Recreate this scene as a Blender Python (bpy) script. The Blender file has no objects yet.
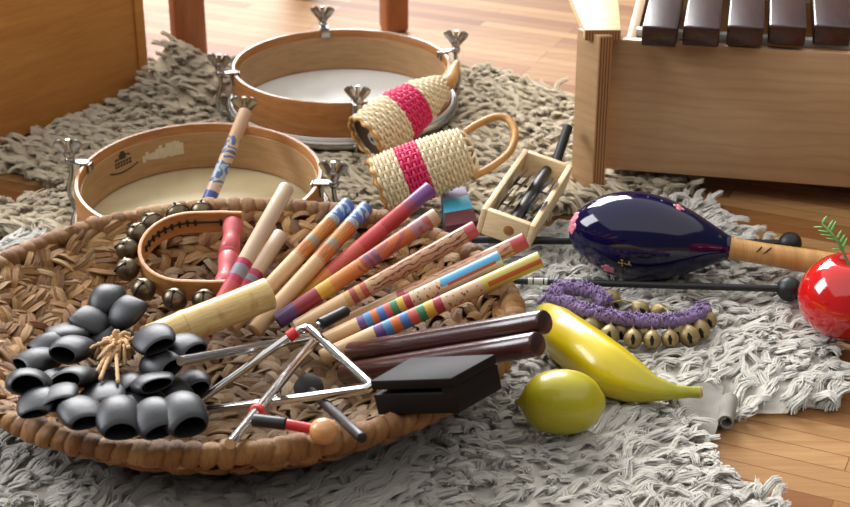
import bpy, bmesh, math, random
import numpy as np
from mathutils import Vector, Matrix, noise
from mathutils.bvhtree import BVHTree

random.seed(7)
rng = np.random.default_rng(7)
PI = math.pi
sc = bpy.context.scene
COL = sc.collection

# ------------------------------------------------------------------ camera
F, H, PITCH, CX, CY = 1600.0, 0.80, math.radians(26.5), 425.0, 253.5
FWD = Vector((0, math.cos(PITCH), -math.sin(PITCH)))
UP = Vector((0, math.sin(PITCH), math.cos(PITCH)))
EYE = Vector((0, 0, H))
def ray(u, v): return FWD + Vector((1, 0, 0))*((u-CX)/F) + UP*((CY-v)/F)
def P(u, v, z):
    "point of the place at height z seen at photo pixel (u, v)"
    d = ray(u, v); return EYE + d*((z-H)/d.z)
def mpp(p): return (Vector(p)-EYE).dot(FWD)/F     # metres per photo pixel there

cd = bpy.data.cameras.new('camera'); cam = bpy.data.objects.new('camera', cd); COL.objects.link(cam)
cam.location = EYE; cam.rotation_euler = (PI/2-PITCH, 0, 0)
cd.sensor_width = 36; cd.lens = F/850*36; cd.clip_start = 0.05
cd.dof.use_dof = True; cd.dof.focus_distance = 1.52; cd.dof.aperture_fstop = 11
sc.camera = cam

# ------------------------------------------------------------------ materials
def lin(c):
    if isinstance(c, str):
        c = [int(c[i:i+2], 16)/255 for i in (0, 2, 4)]
        c = [x/12.92 if x <= .04045 else ((x+.055)/1.055)**2.4 for x in c]
    return (c[0], c[1], c[2], 1)
class NT:
    def __init__(s, name):
        s.m = bpy.data.materials.new(name); s.m.use_nodes = True
        s.t = s.m.node_tree; s.b = s.t.nodes['Principled BSDF']
    def n(s, typ, **kw):
        x = s.t.nodes.new(typ)
        for k, v in kw.items():
            if k.startswith('i_'): x.inputs[k[2:].replace('_', ' ')].default_value = v
            else: setattr(x, k, v)
        return x
    def l(s, a, b): s.t.links.new(a, b)
    def math(s, op, a, b=None, c=None):
        x = s.n('ShaderNodeMath', operation=op)
        for i, q in enumerate((a, b, c)):
            if q is None: continue
            if isinstance(q, (int, float)): x.inputs[i].default_value = q
            else: s.l(q, x.inputs[i])
        return x.outputs[0]
    def mix(s, fac, a, b, blend='MIX'):
        x = s.n('ShaderNodeMix', data_type='RGBA', blend_type=blend)
        for i, q in ((0, fac), (6, a), (7, b)):
            if isinstance(q, (int, float)): x.inputs[i].default_value = q
            elif isinstance(q, (str, tuple, list)): x.inputs[i].default_value = lin(q)
            else: s.l(q, x.inputs[i])
        return x.outputs[2]
    def ramp(s, fac, stops, interp='LINEAR'):
        x = s.n('ShaderNodeValToRGB'); r = x.color_ramp; r.interpolation = interp
        while len(r.elements) < len(stops): r.elements.new(1)
        for e, (p, c) in zip(r.elements, stops): e.position = p; e.color = lin(c)
        s.l(fac, x.inputs[0]); return x.outputs[0]
    def coord(s, kind='Object', scale=(1, 1, 1), rot=(0, 0, 0)):
        c = s.n('ShaderNodeTexCoord'); m = s.n('ShaderNodeMapping')
        m.inputs['Scale'].default_value = scale; m.inputs['Rotation'].default_value = rot
        s.l(c.outputs[kind], m.inputs[0]); return m.outputs[0]
    def noise(s, vec, scale=5, detail=3, rough=.5, dist=0):
        x = s.n('ShaderNodeTexNoise', i_Scale=scale, i_Detail=detail, i_Roughness=rough, i_Distortion=dist)
        s.l(vec, x.inputs['Vector']); return x.outputs[0]
    def bump(s, h, strength=.3, dist=.002):
        x = s.n('ShaderNodeBump', i_Strength=strength, i_Distance=dist)
        s.l(h, x.inputs['Height']); s.l(x.outputs[0], s.b.inputs['Normal'])
    def base(s, c):
        if isinstance(c, (str, tuple, list)): s.b.inputs['Base Color'].default_value = lin(c)
        else: s.l(c, s.b.inputs['Base Color'])
    def pr(s, rough=.5, metal=0, spec=.5, coat=0, sheen=0):
        s.b.inputs['Roughness'].default_value = rough; s.b.inputs['Metallic'].default_value = metal
        s.b.inputs['Specular IOR Level'].default_value = spec
        s.b.inputs['Coat Weight'].default_value = coat; s.b.inputs['Coat Roughness'].default_value = .08
        s.b.inputs['Sheen Weight'].default_value = sheen
        return s

def plain(name, c1, c2=None, rough=.5, metal=0, scale=40, spec=.5, coat=0, bump=0, bscale=200):
    t = NT(name); v = t.coord()
    t.base(t.mix(t.noise(v, scale, 3), c1, c2 or c1)); t.pr(rough, metal, spec, coat)
    if bump: t.bump(t.noise(v, bscale, 3), bump, .001)
    return t.m
def wood(name, c1, c2, grain=(1, 1, 12), scale=14, rough=.45, rot=(0, 0, 0), figure=0, coat=0, kind='Object'):
    t = NT(name); v = t.coord(kind, grain, rot)
    n1 = t.noise(v, scale, 4, .6, .6); n2 = t.noise(v, scale*5, 2, .5)
    c = t.ramp(t.math('ADD', t.math('MULTIPLY', n1, .75), t.math('MULTIPLY', n2, .25)), [(.3, c1), (.7, c2)])
    if figure:
        w = t.n('ShaderNodeTexWave', wave_type='RINGS', i_Scale=figure, i_Distortion=9, i_Detail=1, i_Detail_Scale=.7)
        t.l(t.coord(kind, (1.1, 1, 3.2), rot), w.inputs['Vector'])
        c = t.mix(t.math('MULTIPLY', t.math('POWER', w.outputs['Fac'], 5), .2), c, '8f6a42')
    t.base(c); t.pr(rough, coat=coat); t.bump(n2, .08, .0006)
    return t.m

M = {}
M['skin_far'] = None
M['drum_wood'] = wood('beech_veneer', '86511f', 'ab733f', (2, 2, 14), 10, .42, coat=.15)
M['drum_inner'] = wood('pale_beech', '937048', 'b08c62', (3, 3, 22), 9, .55)
def skin(name, a, b):
    t = NT(name); v = t.coord()
    t.base(t.mix(t.noise(v, 18, 5, .7, .8), a, b)); t.pr(.45)
    t.b.inputs['Subsurface Weight'].default_value = 0
    return t.m
M['skin_far'] = skin('goatskin', 'cfcdc6', 'e6e4de')
M['skin_near'] = skin('goatskin_beige', 'ad9b75', 'cdbd98')
M['steel'] = plain('nickel_steel', 'b9b7b2', '8b8985', .27, 1, 60)
M['chrome'] = plain('chrome_rod', 'd8d8d6', 'b0b0ae', .2, 1, 30)
M['stamp'] = plain('stamp_ink', '2a211b', '3b2d22', .8)
M['paper_label'] = plain('torn_paper', 'b5a78a', 'd0c5ac', .9, scale=120)
M['redhandle'] = plain('red_lacquer', 'ae4249', 'c4585c', .45, scale=60, coat=.2)
M['bell'] = plain('bronze_bell', '4e4538', '7a6d58', .36, .9, 90, bump=.1)
M['black_cord'] = plain('black_cord', '17130f', '2c251d', .9)
M['pod'] = plain('black_seed_shell', '0d0e12', '191b22', .48, scale=70, bump=.2, bscale=120)
M['pod_inside'] = plain('seed_shell_inside', '060606', '0b0a0a', .8)
M['twine'] = plain('jute_twine', 'a88255', 'd6b48a', .9, scale=200, bump=.5, bscale=900)
M['black'] = plain('black_rubber', '0c0c0d', '17171a', .45, scale=60)
M['black_wood'] = plain('black_stained_wood', '0f0c0b', '191412', .62, scale=40, spec=.2, bump=.06)
M['slot'] = plain('slot_inside', '040404', '070606', .9)
M['rosewood'] = wood('rosewood', '26100d', '4a221c', (1.2, 26, 1), 7, .25, kind='UV', coat=.3)
M['rosewood_bar'] = wood('rosewood_bar', '1f0f0e', '3f211c', (30, 3, 30), 6, .3, coat=.2)
M['bamboo'] = None
M['red_rubber'] = plain('red_rubber', 'b01e1c', 'c62b27', .4)
M['ball_wood'] = wood('turned_maple', 'a86f3c', 'cf9c66', (6, 6, 30), 8, .35, coat=.3)
M['pink_cane'] = plain('pink_cane', 'c4104c', 'e23069', .45, scale=160)
M['cane'] = plain('natural_cane', 'd0b78c', 'eadcbb', .5, scale=120)
M['cane_dark'] = plain('golden_cane', 'a06e34', 'c7954f', .4, scale=150)
M['gourd'] = plain('gourd_base', '2a1c12', '4c3622', .55, scale=60)
M['grey_sticker'] = plain('grey_sticker', '9a9a96', 'b5b5b0', .6)
M['maraca_wood'] = wood('maraca_handle_wood', 'ad7839', 'd3a35f', (14, 1.5, 1.5), 8, .35, kind='Object', coat=.3)
M['flower_pink'] = plain('pink_paint', 'c9687d', 'e0909c', .3, scale=150)
M['flower_yellow'] = plain('ochre_paint', 'a58a35', 'c6a94e', .4, scale=150)
M['red_gloss'] = plain('red_gloss_paint', 'b50d0e', 'cb1714', .12, scale=20, coat=.8)
M['leaf'] = plain('green_leaf', '2f6a22', '5f9a35', .5, scale=200)
M['purple'] = plain('purple_yarn', '3a1f4e', 'a58cb6', .9, scale=520, bump=.5, bscale=900)
M['nut_bell'] = plain('brass_nut', '6a5730', 'ab9767', .45, .3, 130, bump=.15)
M['pine'] = wood('pale_pine', 'd3b284', 'ecd5aa', (3, 3, 20), 12, .5)
M['ply_light'] = wood('birch_plywood', 'a98560', 'bf9d74', (.7, .7, 5), 7, .42, figure=7)
M['ply_dark'] = wood('birch_plywood_amber', 'a86c2c', 'c28741', (1.2, 1.2, 12), 7, .5)
M['cap_wood'] = wood('pale_cap_wood', 'cbb083', 'e2cda3', (2, 14, 14), 8, .4)
def ply_edge():
    t = NT('plywood_edge'); v = t.coord()
    w = t.n('ShaderNodeTexWave', i_Scale=95, i_Distortion=.6, bands_direction='X'); t.l(v, w.inputs['Vector'])
    t.base(t.ramp(w.outputs['Fac'], [(.3, '6e4526'), (.7, 'b3814f')])); t.pr(.6)
    return t.m
M['ply_edge'] = ply_edge()
M['stool'] = wood('red_brown_wood', '8f5430', 'ab6c44', (6, 6, 1), 10, .4)
M['stool_pale'] = wood('pale_stool_wood', 'c79567', 'dcb189', (6, 6, 1), 10, .5)
M['felt'] = plain('white_felt', 'd7d4cd', 'e6e4de', .95)
M['cyan'] = plain('cyan_card', '2f93b4', '4fb3cf', .5, scale=60)
M['lilac'] = plain('lilac_card', '8d86a8', 'a59fbf', .6, scale=60)
M['maroon'] = plain('maroon_card', '4a1a22', '5f2630', .6, scale=60)
M['suede'] = plain('grey_suede', '7a766e', '969289', .95, scale=70, bump=.4, bscale=300)
M['suede_dark'] = plain('tanned_hide', '6e6760', '85807a', .95, scale=70)

def m_bamboo():
    t = NT('bamboo_cane'); v = t.coord('UV', (1, 8, 1))
    c = t.ramp(t.noise(v, 5, 4, .6), [(.25, 'bb9452'), (.6, 'd2b678')])
    spots = t.ramp(t.noise(t.coord('UV', (2, 1, 1)), 4, 2), [(.55, (0, 0, 0)), (.72, (1, 1, 1))])
    t.base(t.mix(t.math('MULTIPLY', spots, .55), c, '9a6430')); t.pr(.3, coat=.25)
    return t.m
M['bamboo'] = m_bamboo()
def m_basket(name, stops):
    t = NT(name); g = t.n('ShaderNodeNewGeometry')
    c = t.ramp(g.outputs['Random Per Island'], stops)
    st = t.noise(t.coord('UV', (1.2, 9, 1)), 3, 4, .65)
    c = t.mix(t.math('MULTIPLY', t.math('SUBTRACT', .75, st), 1.5), c, '4a2c17')
    t.base(c); t.pr(.55); t.bump(st, .8, .0025)
    return t.m
M['hyacinth'] = m_basket('water_hyacinth', [(0, '724827'), (.2, 'a8733b'), (.45, 'c28b4b'), (.7, 'd2a566'), (.85, '8f5c32'), (1, 'dfbc86')])
M['rim_grass'] = m_basket('rim_grass', [(0, '85562c'), (.3, 'a9753c'), (.6, 'bd8c4f'), (.85, '9a6a38'), (1, 'cba369')])
M['hyacinth_floor'] = m_basket('seagrass_floor', [(0, '76553a'), (.25, 'a98358'), (.5, 'bd9c72'), (.75, '8a6848'), (1, 'd6bd96')])
M['basket_core'] = plain('basket_core', '3a2413', '553620', .9)
def m_banana():
    t = NT('banana_yellow'); v = t.coord('UV')
    s = t.n('ShaderNodeSeparateXYZ'); t.l(v, s.inputs[0])
    c = t.ramp(s.outputs[0], [(0, '6f8a1d'), (.08, 'c8b818'), (.3, 'dcc012'), (.68, 'd2ba14'), (.9, 'aeae1c'), (.985, '97991f'), (1, 'c9b57a')])
    t.base(t.mix(t.math('MULTIPLY', t.noise(t.coord('UV', (3, 14, 1)), 3, 2), .3), c, 'a79a14')); t.pr(.3, coat=.3)
    return t.m
def m_lemon():
    t = NT('lemon_skin'); v = t.coord()
    t.base(t.mix(t.noise(v, 30, 3), 'a39c17', 'bcae1e')); t.pr(.32, coat=.2); t.bump(t.noise(v, 260, 2), .12, .001)
    return t.m
def m_maraca():
    t = NT('midnight_blue_lacquer'); t.base('0c0832'); t.pr(.08, coat=0, spec=.5)
    t.b.inputs['Coat Roughness'].default_value = .03
    return t.m
M['banana'], M['lemon'], M['maraca'] = m_banana(), m_lemon(), m_maraca()
def m_floor():
    t = NT('oak_strip_floor'); v = t.coord('Object', (1, 1, 1), (0, 0, math.radians(24)))
    b = t.n('ShaderNodeTexBrick', i_Scale=1, i_Mortar_Size=.0006, i_Brick_Width=.38, i_Row_Height=.024, i_Mortar_Smooth=.2, i_Bias=0.)
    b.inputs['Color1'].default_value = lin('865a32'); b.inputs['Color2'].default_value = lin('c49d69'); b.inputs['Mortar'].default_value = lin('704522')
    b.offset_frequency = 3; b.offset = .37
    t.l(v, b.inputs['Vector'])
    g = t.noise(t.coord('Object', (3, 45, 1), (0, 0, math.radians(24))), 4, 5, .65, .4)
    c = t.mix(t.math('MULTIPLY', g, .85), b.outputs['Color'], '6e4022')
    t.base(c); t.pr(.5, spec=.5); t.b.inputs['IOR'].default_value = 1.2
    t.bump(b.outputs['Fac'], -.12, .001)
    return t.m
M['floor'] = m_floor()
def m_wool(name, a, b):
    t = NT(name); g = t.n('ShaderNodeNewGeometry')
    c = t.mix(g.outputs['Random Per Island'], a, b)
    t.base(c); t.pr(.8, spec=.15)
    tr = t.n('ShaderNodeBsdfTranslucent'); t.l(c, tr.inputs[0]); mx = t.n('ShaderNodeMixShader', i_Fac=.52)
    t.l(t.b.outputs[0], mx.inputs[1]); t.l(tr.outputs[0], mx.inputs[2]); t.l(mx.outputs[0], t.t.nodes['Material Output'].inputs[0])
    return t.m
M['wool'] = m_wool('sheep_wool', 'f3eee3', 'fdfaf3')
M['wool_felt'] = plain('matted_wool', 'cfc6b4', 'e4dccd', .95, scale=90, bump=.6, bscale=300)
M['wool_back'] = m_wool('sheep_wool_cream', 'f2e4c8', 'fcf1db')

def m_stick(name, stops, kind=None, k0=0, k1=1, kc='5a1f2a', extra=None):
    "painted wooden stick: colour bands along its length (UV.x, 0 = upper tip); kind paints a pattern between k0 and k1"
    t = NT(name); uv = t.coord('UV'); s = t.n('ShaderNodeSeparateXYZ'); t.l(uv, s.inputs[0]); U, V = s.outputs[0], s.outputs[1]
    wob = t.math('ADD', U, t.math('MULTIPLY', t.math('SUBTRACT', t.noise(t.coord('UV', (6, 6, 1)), 6, 2), .5), .012))
    W = 'd2ad80'
    c = t.ramp(wob, [(p, W if q == 'w' else q) for p, q in stops], 'CONSTANT')
    rng_ = lambda a, b: t.math('MULTIPLY', t.math('GREATER_THAN', U, a), t.math('LESS_THAN', U, b))
    if kind == 'wavy':
        ph = t.math('ADD', t.math('MULTIPLY', V, 2*PI*9), t.math('MULTIPLY', t.math('SINE', t.math('MULTIPLY', U, 60)), .8))
        ph = t.math('ADD', ph, t.math('MULTIPLY', t.noise(t.coord('UV', (9, 3, 1)), 3, 2), 9))
        k = t.math('MULTIPLY', t.math('GREATER_THAN', t.math('SINE', ph), .62), rng_(k0, k1))
        c = t.mix(k, c, kc)
    if kind == 'swirl':
        n = t.noise(t.coord('UV', (4.5, 1.1, 1)), 1.5, 1, .5, .8)
        k = t.math('MULTIPLY', t.math('GREATER_THAN', t.math('SINE', t.math('MULTIPLY', n, 30)), .25), rng_(k0, k1))
        c = t.mix(k, c, kc)
    if kind == 'streak':
        n = t.noise(t.coord('UV', (3, 22, 1)), 3, 2)
        k = t.math('MULTIPLY', t.math('GREATER_THAN', n, .52), rng_(k0, k1)); c = t.mix(k, c, kc)
        n = t.noise(t.coord('UV', (9, 1.2, 1)), 1.6, 1, .5, .8)
        k = t.math('MULTIPLY', t.math('GREATER_THAN', t.math('SINE', t.math('MULTIPLY', n, 34)), .45), rng_(.015, .16)); c = t.mix(k, c, '9db4c4')
    if extra:
        for (a, b, phi, cw, col) in extra:      # a stripe along the stick
            d = t.math('COSINE', t.math('MULTIPLY', t.math('SUBTRACT', V, phi), 2*PI))
            c = t.mix(t.math('MULTIPLY', t.math('GREATER_THAN', d, cw), rng_(a, b)), c, col)
    if kind == 'dots':
        vo = t.n('ShaderNodeTexVoronoi', i_Scale=1); t.l(t.coord('UV', (60, 9, 1)), vo.inputs['Vector'])
        k = t.math('MULTIPLY', t.math('LESS_THAN', vo.outputs['Distance'], .25), rng_(k0, k1)); c = t.mix(k, c, kc)
    gr = t.noise(t.coord('UV', (3, 24, 1)), 4, 3)
    c = t.mix(t.math('MULTIPLY', gr, .22), c, '7d5a3c')
    t.base(c); t.pr(.42, coat=.12)
    return t.m

# ------------------------------------------------------------------ mesh builder
def axis_frame(p, d, up=Vector((0, 0, 1))):
    z = Vector(d).normalized()
    if abs(z.dot(up)) > .98: up = Vector((0, 1, 0))
    x = (up - z*up.dot(z)).normalized(); y = z.cross(x)
    m = Matrix((x, y, z)).transposed().to_4x4(); m.translation = Vector(p); return m
def catmull(pts, n):
    pts = [Vector(p) for p in pts]; out = []
    q = [pts[0]*2-pts[1]] + pts + [pts[-1]*2-pts[-2]]
    for i in range(len(pts)-1):
        a, b, c, d = q[i:i+4]
        for k in range(n):
            t = k/n
            out.append(.5*((2*b)+(c-a)*t+(2*a-5*b+4*c-d)*t*t+(3*b-a-3*c+d)*t**3))
    return out + [pts[-1]]
def lerp_list(xs, n):
    out = []
    for i in range(len(xs)-1):
        for k in range(n):
            t = k/n; t = t*t*(3-2*t) if False else t
            out.append(xs[i]*(1-t)+xs[i+1]*t)
    return out+[xs[-1]]

class MB:
    def __init__(s): s.v, s.f, s.uv = [], [], []
    def add(s, vs, fs, uvs=None):
        o = len(s.v); s.v += [Vector(v) for v in vs]
        for i, f in enumerate(fs):
            s.f.append([o+k for k in f]); s.uv.append(uvs[i] if uvs else [(0, 0)]*len(f))
    def tube(s, pts, rad, n=12, caps=True, flat=1, up=Vector((0, 0, 1)), closed=False, shape=None):
        pts = [Vector(p) for p in pts]; m = len(pts)
        if isinstance(rad, (int, float)): rad = [rad]*m
        T = []
        for i in range(m):
            a = pts[(i-1) % m] if (closed or i > 0) else pts[i]
            b = pts[(i+1) % m] if (closed or i < m-1) else pts[i]
            T.append((b-a).normalized())
        x = up - T[0]*up.dot(T[0])
        if x.length < 1e-3: x = Vector((0, 1, 0)) - T[0]*T[0].y
        x.normalize(); L = [0]
        for i in range(1, m): L.append(L[-1]+(pts[i]-pts[i-1]).length)
        tot = L[-1] or 1
        vs = []
        for i in range(m):
            x = (x - T[i]*x.dot(T[i])).normalized(); y = T[i].cross(x)
            for k in range(n):
                a = 2*PI*k/n; g = shape(a) if shape else 1
                vs.append(pts[i] + (x*math.cos(a)*flat + y*math.sin(a))*rad[i]*g)
        fs, uv = [], []
        for i in range(m if closed else m-1):
            j = (i+1) % m; u0 = L[i]/tot; u1 = L[j]/tot if j else 1
            for k in range(n):
                q = (k+1) % n
                fs.append((i*n+k, i*n+q, j*n+q, j*n+k))
                uv.append(((u0, k/n), (u0, (k+1)/n), (u1, (k+1)/n), (u1, k/n)))
        if caps and not closed:
            fs.append(tuple(range(n-1, -1, -1))); uv.append([(0.001, .5)]*n)
            fs.append(tuple((m-1)*n+k for k in range(n))); uv.append([(.999, .5)]*n)
        s.add(vs, fs, uv); return s
    def rod(s, a, b, r, n=16, bev=.12):
        a, b = Vector(a), Vector(b); d = (b-a); L = d.length; d.normalize(); e = r*bev*1.2
        ts = [0, e*.35, e, L*.25, L*.5, L*.75, L-e, L-e*.35, L]; rs = [1-bev, 1-bev*.35, 1, 1, 1, 1, 1, 1-bev*.35, 1-bev]
        return s.tube([a+d*t for t in ts], [r*q for q in rs], n)
    def lathe(s, prof, mat=Matrix.Identity(4), n=32, closed=False, squash=1):
        m = len(prof); vs = []; fs = []; uv = []
        for (r, z) in prof:
            for k in range(n):
                a = 2*PI*k/n; vs.append(mat @ Vector((r*math.cos(a), r*math.sin(a)*squash, z)))
        for i in range(m if closed else m-1):
            j = (i+1) % m
            for k in range(n):
                q = (k+1) % n; fs.append((i*n+k, i*n+q, j*n+q, j*n+k))
                uv.append(((k/n, i/m), ((k+1)/n, i/m), ((k+1)/n, (i+1)/m), (k/n, (i+1)/m)))
        if not closed:
            if prof[0][0] > 1e-6: fs.append(tuple(range(n-1, -1, -1))); uv.append([(0, 0)]*n)
            if prof[-1][0] > 1e-6: fs.append(tuple((m-1)*n+k for k in range(n))); uv.append([(0, 0)]*n)
        s.add(vs, fs, uv); return s
    def ball(s, c, r, n=20, sx=1, sy=1, sz=1, rot=None):
        mt = Matrix.Translation(Vector(c)) @ (rot or Matrix.Identity(4)) @ Matrix.Diagonal((r*sx, r*sy, r*sz, 1))
        m = n//2
        return s.lathe([(max(1e-5, math.sin(PI*i/m)), -math.cos(PI*i/m)) for i in range(m+1)], mt, n)
    def box(s, size, mat=Matrix.Identity(4), bev=.001, seg=2):
        bm = bmesh.new(); bmesh.ops.create_cube(bm, size=1)
        for v in bm.verts: v.co = Vector((v.co.x*size[0], v.co.y*size[1], v.co.z*size[2]))
        if bev: bmesh.ops.bevel(bm, geom=bm.edges[:], offset=bev, segments=seg, affect='EDGES', profile=.5)
        s.bm(bm, mat); return s
    def hexa(s, top, bottom, bev=.001):
        bm = bmesh.new(); a = [bm.verts.new(p) for p in bottom]; b = [bm.verts.new(p) for p in top]
        bm.faces.new(a[::-1]); bm.faces.new(b)
        for i in range(4): j = (i+1) % 4; bm.faces.new((a[i], a[j], b[j], b[i]))
        bmesh.ops.recalc_face_normals(bm, faces=bm.faces[:])
        if bev: bmesh.ops.bevel(bm, geom=bm.edges[:], offset=bev, segments=2, affect='EDGES', profile=.5)
        s.bm(bm, Matrix.Identity(4)); return s
    def bm(s, bm, mat):
        bm.verts.index_update(); s.add([mat @ v.co for v in bm.verts], [[v.index for v in f.verts] for f in bm.faces]); bm.free()
    def build(s, name, mat, parent=None, smooth=40, loc=None):
        me = bpy.data.meshes.new(name)
        off = Vector(WP[parent]) if parent in WP else (Vector(loc) if loc is not None else Vector((0, 0, 0)))
        me.from_pydata([v-off for v in s.v], [], s.f)
        uvl = me.uv_layers.new(name='UVMap'); i = 0
        flat = [c for f in s.uv for p in f for c in p]
        uvl.data.foreach_set('uv', flat)
        me.polygons.foreach_set('use_smooth', [True]*len(me.polygons))
        if smooth < 180: me.set_sharp_from_angle(angle=math.radians(smooth))
        o = bpy.data.objects.new(name, me); COL.objects.link(o)
        me.materials.append(mat)
        if parent is not None: o.parent = parent; WP[o] = off
        else: o.location = off; WP[o] = off
        return o
WP = {}     # world position an object's local coordinates are measured from
def tag(o, label, cat, group=None):
    o['label'] = label; o['category'] = cat
    if group: o['group'] = group
    return o
def thing(name, label, cat, loc, group=None):
    o = bpy.data.objects.new(name, None); COL.objects.link(o); o.location = loc; o.empty_display_size = .03
    WP[o] = Vector(loc); return tag(o, label, cat, group)

# ------------------------------------------------------------------ floor
fl = MB(); fl.box((10, 11, .04), Matrix.Translation((0, 3.6, -.02)), 0)
o = fl.build('floor', M['floor'], None, 30); o['kind'] = 'structure'

# ------------------------------------------------------------------ sheepskin layout (heights)
PILE = .019
HUMP = P(171, 91, 0)
BOXP = P(140, 85.5, .02); _q = P(15, 133, .02); _d = Vector((BOXP.x-_q.x, BOXP.y-_q.y, 0)).normalized(); BOXN = Vector((_d.y, -_d.x, 0))
def rug_z(x, y):
    "height of the leather side above the floor: one corner of the far sheepskin is bunched up"
    dx, dy = x-HUMP.x, y-HUMP.y
    k = (x-BOXP.x)*BOXN.x+(y-BOXP.y)*BOXN.y; k = max(0, min(1, k/.022))
    return .003 + k*(.062*math.exp(-(dx/.062)**2-(dy/.055)**2) + .022*math.exp(-((dx-.05)/.05)**2-((dy+.06)/.05)**2))
SEAT = .0185        # height at which things rest on the pile

# ------------------------------------------------------------------ basket geometry
RIMZ = .088
pb, pf = P(240, 207, RIMZ), P(235, 455, RIMZ)
BC = Vector(((229-CX)*mpp(P(229, 328, RIMZ)), (pb.y+pf.y)/2, 0))
BRY = (pb.y-pf.y)/2; BRX = P(516, 328, RIMZ).x-BC.x
FZ = .016
def bz(r): return FZ+(RIMZ-FZ)*max(0., (r-.45)/.55)**1.7
def bprof(s):
    "basket section: s 0 centre .. 1 rim -> radial fraction, height"
    return s, bz(s)
def rho(x, y): return math.hypot((x-BC.x)/BRX, (y-BC.y)/BRY)
def basket_top(x, y):
    "height of the upper side of the weave (or of the rug outside)"
    r = rho(x, y); d = (r-1)*math.hypot(x-BC.x, y-BC.y)/max(r, 1e-6)
    if abs(d) < .0135: return RIMZ+.013
    return bz(r)+.0115 if r < 1 else .0185
def S(u, v, h):
    "point seen at (u, v) that is h above the basket weave"
    z = .30
    while z > 0:
        p = P(u, v, z)
        if p.z-basket_top(p.x, p.y) <= h: return p
        z -= .0005
    return P(u, v, 0)
def bpt(s, th):
    r, z = bprof(s); return Vector((BC.x+BRX*r*math.cos(th), BC.y+BRY*r*math.sin(th), z))
BFLOOR = FZ+.0125      # top of the woven floor

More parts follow.
